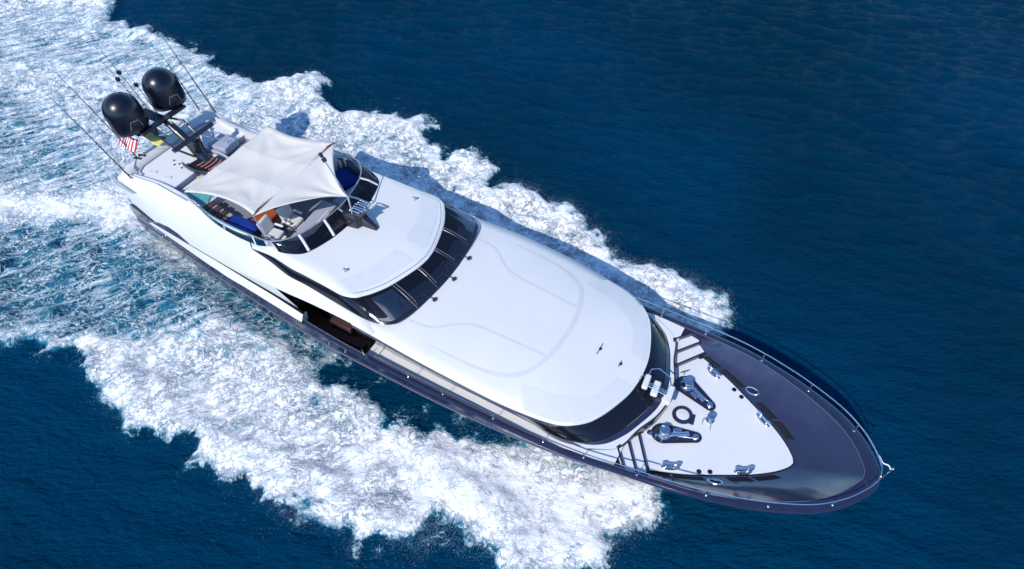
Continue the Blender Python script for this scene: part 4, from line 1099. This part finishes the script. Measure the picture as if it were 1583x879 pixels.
for q in range(6):
    hn = MB(); yy = -0.22 + 0.13 * q; L_ = 0.30 + 0.05 * (q % 3)
    hn.tube([(13.08 - 0.05 * (q % 2), yy, 6.83), (13.25, yy, 6.84 + 0.04 * (q % 2)), (13.22 + L_, yy + 0.02, 6.83)], [0.02, 0.028, 0.05], 10)
    hn.ell((13.10, yy, 6.83), (0.05, 0.04, 0.04), 8)
    part('horn', hn, CHROME, pyl)
fn = MB(); fo = [(13.10, 0.02, 5.99), (13.22, -0.12, 5.99), (14.06, 0.0, 5.93), (14.06, 0.22, 5.93), (13.42, 0.36, 5.97)]
fn.add(fo + [(13.25, 0.05, 6.40), (13.32, -0.04, 6.38), (14.00, 0.05, 6.06), (14.00, 0.18, 6.06), (13.44, 0.24, 6.40)], [(0, 1, 2, 3, 4), (9, 8, 7, 6, 5)] + [(i, (i + 1) % 5, 5 + (i + 1) % 5, 5 + i) for i in range(5)])
part('wind_deflector', fn, BLACK, bevel=0.02)
pm = MB(); pm.tube([(12.95, 0, 6.4), (12.9, 0, 7.3), (12.15, 0, 8.78)], [0.035, 0.03, 0.022], 8)
pm_o = part('light_pole', pm, CHROME)
pl_ = MB(); pl_.lathe([(0.001, 0.30), (0.06, 0.30), (0.08, 0.2), (0.05, 0.12), (0.09, 0.05), (0.09, -0.08), (0.03, -0.1)], (12.12, 0, 8.82), 12, Matrix.Rotation(math.radians(-28), 3, 'Y'))
part('masthead_light', pl_, BLACK, pm_o)

# ---------------------------------------------------------------- foredeck gear
def cleat(x, y, ang):
    R = Matrix.Rotation(ang, 3, 'Z'); b = MB()
    T = lambda p: Vector((x, y, 3.0)) + R @ Vector(p)
    b.lathe([(0.001, 0.035), (0.9, 0.035), (1.0, 0.02), (1.02, 0.0)], (0, 0, 0), 24)
    b.v = [tuple(T((px * 0.33, py * 0.13, pz))) for px, py, pz in b.v]
    for q in (-1, 1):
        b.tube([T((q * 0.16, 0, 0.03)), T((q * 0.16, 0, 0.16))], [0.05, 0.04], 10)
        b.tube([T((q * 0.13, 0, 0.17)), T((q * 0.24, 0, 0.21)), T((q * 0.33, 0, 0.20))], [0.06, 0.065, 0.05], 10)
    b.tube([T((-0.2, 0, 0.17)), T((0.2, 0, 0.17))], 0.045, 10)
    part('mooring_cleat', b, CHROME)
for s in (-1, 1):
    cleat(28.0, s * 2.26, s * -0.46); cleat(30.27, s * 1.17, s * -0.56)
    for (x, y) in ((28.93, 1.93), (29.27, 1.75)):
        h_ = MB(); h_.lathe([(0.001, 0.025), (0.05, 0.025), (0.085, 0.01), (0.09, 0.0)], (x, s * y, 3.003), 16); part('deck_filler', h_, RUBBER)
    h_ = MB(); h_.lathe([(0.03, 0.05), (0.06, 0.06), (0.12, 0.05), (0.13, 0.0)], (27.28, s * 2.76, 3.0), 18); part('fairlead', h_, NAVY)
    # windlass in its dark tear-drop well
    A_, B_ = Vector((27.28, s * 1.18)), Vector((28.36, s * 0.76))
    d_ = (B_ - A_).normalized(); n_ = Vector((-d_.y, d_.x)); out = []
    for u in np.linspace(math.pi / 2, 3 * math.pi / 2, 13): out.append(A_ + d_ * 0.40 * math.cos(u) + n_ * 0.38 * math.sin(u))
    for u in np.linspace(-math.pi / 2, math.pi / 2, 9): out.append(B_ + d_ * 0.20 * math.cos(u) + n_ * 0.19 * math.sin(u))
    wl_ = MB(); wl_.prism([(p.x, p.y) for p in out], 3.0, 3.05)
    w_o = part('windlass', wl_, NAVY, bevel=0.015)
    rim = MB(); rim.tube([(p.x, p.y, 3.06) for p in out + out[:1]], 0.028, 6); part('well_rim', rim, BLACK, w_o)
    dr = MB(); C_ = (A_.x + 0.03, A_.y, 0)
    dr.lathe([(0.25, 3.05), (0.26, 3.09), (0.18, 3.12), (0.13, 3.2), (0.14, 3.3), (0.20, 3.34), (0.19, 3.38), (0.06, 3.40), (0.001, 3.40)], C_, 20); part('drum', dr, CHROME, w_o)
    mt = MB(); mt.tube([(A_.x + 0.3, A_.y - s * 0.06, 3.13), (B_.x - 0.25, B_.y + s * 0.02, 3.12)], 0.09, 10); mt.box((A_.x + 0.42, A_.y - s * 0.32, 3.11), (0.30, 0.16, 0.1), -s * 0.36)
    for k in range(4):
        mt.lathe([(0.05, 0.0), (0.06, 0.09), (0.001, 0.1)], (A_.x - 0.18 + 0.12 * k, A_.y + s * (0.22 - 0.13 * (k % 2)), 3.06), 10)
    part('gearbox', mt, CHROME, w_o, bevel=0.01)
    cn = MB()
    for k in range(14):
        t = k / 13; p = A_.lerp(B_, 0.25 + 0.75 * t) + n_ * 0.07 * s
        cn.ell((p.x, p.y, 3.11 + 0.015 * (k % 2)), (0.055, 0.035 if k % 2 else 0.05, 0.03), 8, Matrix.Rotation(math.atan2(d_.y, d_.x), 3, 'Z'))
    part('anchor_chain', cn, CHROME, w_o)
    gy = MB(); gy.lathe([(0.10, 3.05), (0.12, 3.09), (0.07, 3.13), (0.10, 3.17), (0.001, 3.18)], (B_.x + 0.01, B_.y, 0), 14); part('chain_stopper', gy, CHROME, w_o)
    if s < 0:
        fp = MB(); fp.lathe([(0.04, 3.0), (0.10, 3.02), (0.11, 3.06), (0.05, 3.09), (0.001, 3.09)], (A_.x - 0.42, A_.y - 0.2, 0), 14); part('foot_switch', fp, CHROME)
ht = MB(); ht.lathe([(0.25, 0.06), (0.36, 0.06), (0.385, 0.03), (0.385, 0.0)], (27.62, -0.08, 3.0), 36); ht.lathe([(0.25, 0.06), (0.245, 0.02)], (27.62, -0.08, 3.0), 36)
ht.box((28.0, -0.10, 3.03), (0.16, 0.42, 0.05), 0.15)
ht_o = part('deck_hatch', ht, NAVY)
hl = MB(); hl.lathe([(0.001, 0.05), (0.15, 0.045), (0.245, 0.03)], (27.62, -0.08, 3.0), 36); hl.ell((27.62, -0.08, 3.05), (0.02, 0.02, 0.02), 8); part('hatch_lid', hl, WHITE, ht_o)
bo = MB(); bo.lathe([(0.16, 3.0), (0.16, 3.04), (0.06, 3.06), (0.055, 3.22), (0.14, 3.27), (0.15, 3.31), (0.001, 3.33)], (28.58, 0.20, 0), 18)
bo.tube([(28.55, 0.12, 3.28), (28.35, -0.02, 3.2), (28.38, -0.12, 3.02)], 0.016, 6); bo.tube([(28.62, 0.1, 3.2), (28.68, -0.12, 3.1), (28.72, -0.22, 3.02)], 0.016, 6)
part('capstan', bo, CHROME)
tp = MB(); tp.tube([(27.02, 1.62, 3.0), (27.02, 1.62, 3.22)], 0.02, 6); tp.tube([(26.9, 1.50, 3.22), (27.14, 1.74, 3.22)], 0.02, 6)
part('tee_post', tp, CHROME)
# white crane folded across the front glass
cb = MB(); cb.lathe([(0.16, 3.47), (0.14, 3.6), (0.10, 3.65), (0.10, 3.95), (0.001, 3.96)], (26.88, -0.1, 0), 14)
cr_o = part('deck_crane', cb, WHITE)
rbox('crane_block', (26.98, -0.18, 3.98), (0.22, 0.78, 0.20), WHITE, 0.04, 0.10, parent=cr_o)
rbox('crane_block', (26.45, -0.20, 4.05), (0.26, 0.66, 0.18), WHITE, 0.06, 0.10, parent=cr_o)
rbox('crane_block', (26.05, -0.12, 4.10), (0.22, 0.62, 0.18), WHITE, 0.05, 0.10, parent=cr_o)
cp = MB()
for q in (-0.08, 0.0, 0.08): cp.tube([(26.0, -0.2 + q, 4.16), (26.55, -0.22 + q, 4.12), (27.0, -0.2 + q, 4.04)], 0.018, 6)
cp.tube([(26.0, 0.15, 4.15), (26.02, 0.42, 4.2), (26.25, 0.58, 4.2), (26.75, 0.46, 4.12), (26.9, 0.2, 4.02)], 0.028, 8)
cp.tube([(25.75, -0.12, 4.12), (25.85, 0.05, 4.2), (25.95, -0.05, 4.16)], 0.022, 6); cp.ell((25.78, -0.2, 4.12), (0.05, 0.05, 0.05), 8)
part('crane_pipes', cp, CHROME, cr_o)

# ================================================================= loose gear on board (things of their own)
def sheet(c, n, m, sag, inset):
    """four-cornered cloth: corners A,B,C,D, hollow-cut edges, sag in the middle"""
    A, B, C_, D_ = (np.array(p, float) for p in c); ctr = (A + B + C_ + D_) / 4
    def g(u, v):
        p = A * (1 - u) * (1 - v) + D_ * u * (1 - v) + C_ * u * v + B * (1 - u) * v
        e = inset[0] * 4 * u * (1 - u) * (1 - 2 * v) + 0
        f = inset[1] * 4 * v * (1 - v) * (1 - 2 * u)
        f += (0.05 - 0.17 * (math.sin(math.pi * min(1, v / 0.36)) ** 2 if v < 0.36 else (math.sin(math.pi * (1 - v) / 0.30) ** 2 if v > 0.70 else -0.25))) * u ** 6
        dv = (B - A) / np.linalg.norm(B - A); du = (D_ - A) / np.linalg.norm(D_ - A)
        p = p + dv * e + du * f
        p[2] += -sag * 16 * u * (1 - u) * v * (1 - v) - 0.05 * abs(math.sin(math.pi * v / 0.335)) + 0.05
        for q, (cu, cv) in enumerate(((0, 0), (0, 1), (1, 1), (1, 0))):
            r_ = math.hypot((u - cu) * 4, (v - cv) * 5); a_ = math.atan2(abs(v - cv) * 5, abs(u - cu) * 4 + 1e-6)
            p[2] += 0.075 * math.sin(13 * a_ + q) * math.exp(-r_ / 1.5) * min(1, r_ * 3)
        return tuple(p)
    return g
b0 = (8.2, 0, 6.6)
aw = thing('sun_awning', b0, 'square off-white canvas awning stretched over the aft flybridge', 'awning', None)
gq = sheet([(6.30, -2.56, 6.60), (6.20, 2.56, 6.60), (10.12, 2.56, 7.13), (10.25, -2.56, 7.13)], 24, 24, 0.10, (0.34, 0.0))
s1 = MB(); s1.patch(gq, 26, 26); obj('canvas', s1, CANVAS, aw, base=b0, smooth=80, thick=0.012)
for v in (0.34, 0.67):
    q = MB(); q.patch(lambda a, b: tuple(np.array(gq(a, v - 0.004 + 0.008 * b)) + np.array((0, 0, 0.012))), 26, 1); obj('seam', q, SEATM, aw, base=b0, thick=0.004)
b1 = (11.0, 0, 7.1)
jb = thing('sun_awning', b1, 'triangular off-white canvas awning at the forward end of the flybridge', 'awning', None)
A_, B_, C_ = np.array((10.30, -2.56, 7.15)), np.array((10.15, 2.56, 7.15)), np.array((12.88, 0.02, 7.24))
def tri(u, v):
    # u from hoist edge (0) to clew (1), v across
    e = A_ * (1 - v) + B_ * v; p = e * (1 - u) + C_ * u
    p = p + np.array((-0.04, 0, 0.03)) * 4 * v * (1 - v) * (1 - u)
    k = 0.42 * 4 * u * (1 - u) * (1 - 2 * v) * 0.9
    p[1] += k
    p[2] += -0.16 * math.sin(math.pi * u) * 4 * v * (1 - v) + 0.035 * math.sin(16 * v + 1) * u ** 2 * (1 - u) * 4 + 0.05 * math.sin(math.pi * u) * abs(1 - 2 * v) ** 3 + 0.05 * math.sin(22 * v) * u * (1 - u) * 2 + 0.04 * math.sin(9 * u) * (1 - u) * (abs(1 - 2 * v) ** 2)
    return tuple(p)
s2 = MB(); s2.patch(tri, 22, 26); obj('canvas', s2, CANVAS, jb, base=b1, smooth=80, thick=0.012)
for s in (-1, 1):
    e = A_ if s < 0 else B_
    q = MB(); q.tube([tuple(e + np.array((0, 0, 0.02))), tuple(e * 0.86 + (A_ + B_) / 2 * 0.14 + np.array((-0.06, 0, 0.05))), tuple(e * 0.66 + (A_ + B_) / 2 * 0.34 + np.array((-0.03, 0, 0.03)))], [0.02, 0.045, 0.015], 8, 0.5)
    obj('strap', q, mat('strap_webbing', (0.07, 0.02, 0.025), 0.6, nscale=4, namt=0.2), jb, base=b1)
    pz = MB(); pz.tube([(10.95, s * 2.78, 6.0), (e[0], e[1], 7.17)], 0.024, 6)
    part('awning_pole', pz, GREYMET)
    pz = MB(); pz.tube([(6.6, s * 2.5, 6.05), (6.28, s * 2.56, 6.62)], 0.024, 6)
    part('awning_pole', pz, GREYMET)

def cushion(name, c, d, yaw, label):
    t = MB(); R = Matrix.Rotation(yaw, 3, 'Z')
    def g(u, v):
        a, b = math.pi * (u - 0.5), 2 * math.pi * v
        sg = lambda q, e: math.copysign(abs(q) ** e, q)
        ca, sa = sg(math.cos(a), 0.35), sg(math.sin(a), 0.5)
        p = Vector((d[0] / 2 * ca * sg(math.cos(b), 0.35), d[1] / 2 * ca * sg(math.sin(b), 0.35), d[2] / 2 * sa))
        p *= 1 + 0.05 * math.sin(5.3 * p.x + 2) * math.cos(6.1 * p.y)
        p.z += 0.03 * math.sin(7.0 * p.x + 3.0 * p.y) * math.cos(8.0 * p.y - 2.5 * p.x)
        return tuple(Vector(c) + R @ p)
    t.patch(g, 18, 40); o = obj(name, t, BLUEC, None, base=c, smooth=70)
    o.matrix_world = MB4 @ Matrix.Translation(c); tag(o, label, 'cushion', None); return o
cushion('seat_cushion', (10.55, 2.0, 5.66), (1.25, 1.25, 0.26), -0.35, 'crumpled bright blue cushion inside the forward port corner of the smoked windscreen')
cushion('seat_cushion', (8.95, -2.22, 5.78), (1.5, 0.52, 0.16), 0.05, 'long flat blue cushion on the starboard bench beside the helm seats')
cushion('seat_cushion', (9.95, -1.42, 5.35), (0.34, 0.34, 0.3), 0.1, 'small blue cushion on the floor between the two helm seats')

def flag(name, corner, du, dv, m, label):
    o3 = np.array(corner); du = np.array(du); dv = np.array(dv); nrm = np.cross(du, dv); nrm = nrm / np.linalg.norm(nrm)
    f = MB(); f.patch(lambda u, v: tuple(du * u + dv * v + nrm * (0.07 * math.sin(6.5 * u + 1.2 * v) * u)), 18, 10)
    me_o = obj(name, f, m, None, smooth=80, thick=0.006)
    me_o.matrix_world = MB4 @ Matrix.Translation(corner)
    uv = me_o.data.uv_layers.new(name='uv')
    D2 = np.array([du, dv]).T
    for lp in me_o.data.loops:
        p = np.array(me_o.data.vertices[lp.vertex_index].co); c_, *_ = np.linalg.lstsq(D2, p, rcond=None)
        uv.data[lp.index].uv = (float(c_[0]), float(c_[1]))
    return tag(me_o, label, 'flag')
def stripe_mat(name, cols, edges, axis_i):
    m = bpy.data.materials.new(name); m.use_nodes = True; nt = m.node_tree; p = nt.nodes['Principled BSDF']; p.inputs['Roughness'].default_value = 0.8
    tc = nt.nodes.new('ShaderNodeTexCoord'); sx = nt.nodes.new('ShaderNodeSeparateXYZ'); cr_ = nt.nodes.new('ShaderNodeValToRGB'); cr_.color_ramp.interpolation = 'CONSTANT'
    nt.links.new(tc.outputs['UV'], sx.inputs[0]); nt.links.new(sx.outputs[axis_i], cr_.inputs[0]); nt.links.new(cr_.outputs[0], p.inputs['Base Color'])
    el = cr_.color_ramp.elements
    while len(el) < len(cols): el.new(0.5)
    for e, x, c in zip(el, edges, cols): e.position = x; e.color = (*c, 1)
    return m
RED, WHT = (0.55, 0.02, 0.05), (0.8, 0.8, 0.8)
FM1 = stripe_mat('red_stripes', [RED, WHT] * 6 + [RED], [i / 13 for i in range(13)], 0)
flag('flag', (1.10, -1.2, 6.88), (1.0, 0.0, -0.05), (0.0, -0.42, -0.42), FM1, 'small red and white striped flag flying below the radar dome at the stern')
FM2 = stripe_mat('yellow_blue', [(0.72, 0.62, 0.16), (0.02, 0.19, 0.38), (0.70, 0.66, 0.35)], [0.0, 0.50, 0.78], 1)
flag('flag', (1.85, -0.85, 6.75), (1.0, 0.0, -0.22), (0.0, 0.75, -0.02), FM2, 'yellow flag with a blue band hanging aft of the black mast')
hy_ = MB(); hy_.tube([(2.6, -1.2, 7.3), (1.9, -1.5, 6.2)], 0.008, 5); hy_.tube([(2.6, -0.5, 7.3), (2.1, -0.7, 5.9)], 0.012, 5); part('halyard', hy_, BLACK, mast)
PM = mat('pennant_cloth', (0.75, 0.75, 0.76), 0.8, nscale=5, namt=0.1)
pn_ = MB(); pn_.patch(lambda u, v: (34.24 - 0.42 * u, 0.02 + 0.34 * u + 0.05 * math.sin(8 * u), 5.02 - 0.09 * v * (1 - 0.6 * u) - 0.10 * u), 12, 3)
o = obj('pennant', pn_, PM, None, base=(34.24, 0.02, 5.0), thick=0.006); o.matrix_world = MB4 @ Matrix.Translation((34.24, 0.02, 5.0))
tag(o, 'little white pennant streaming back from the bow staff', 'pennant')
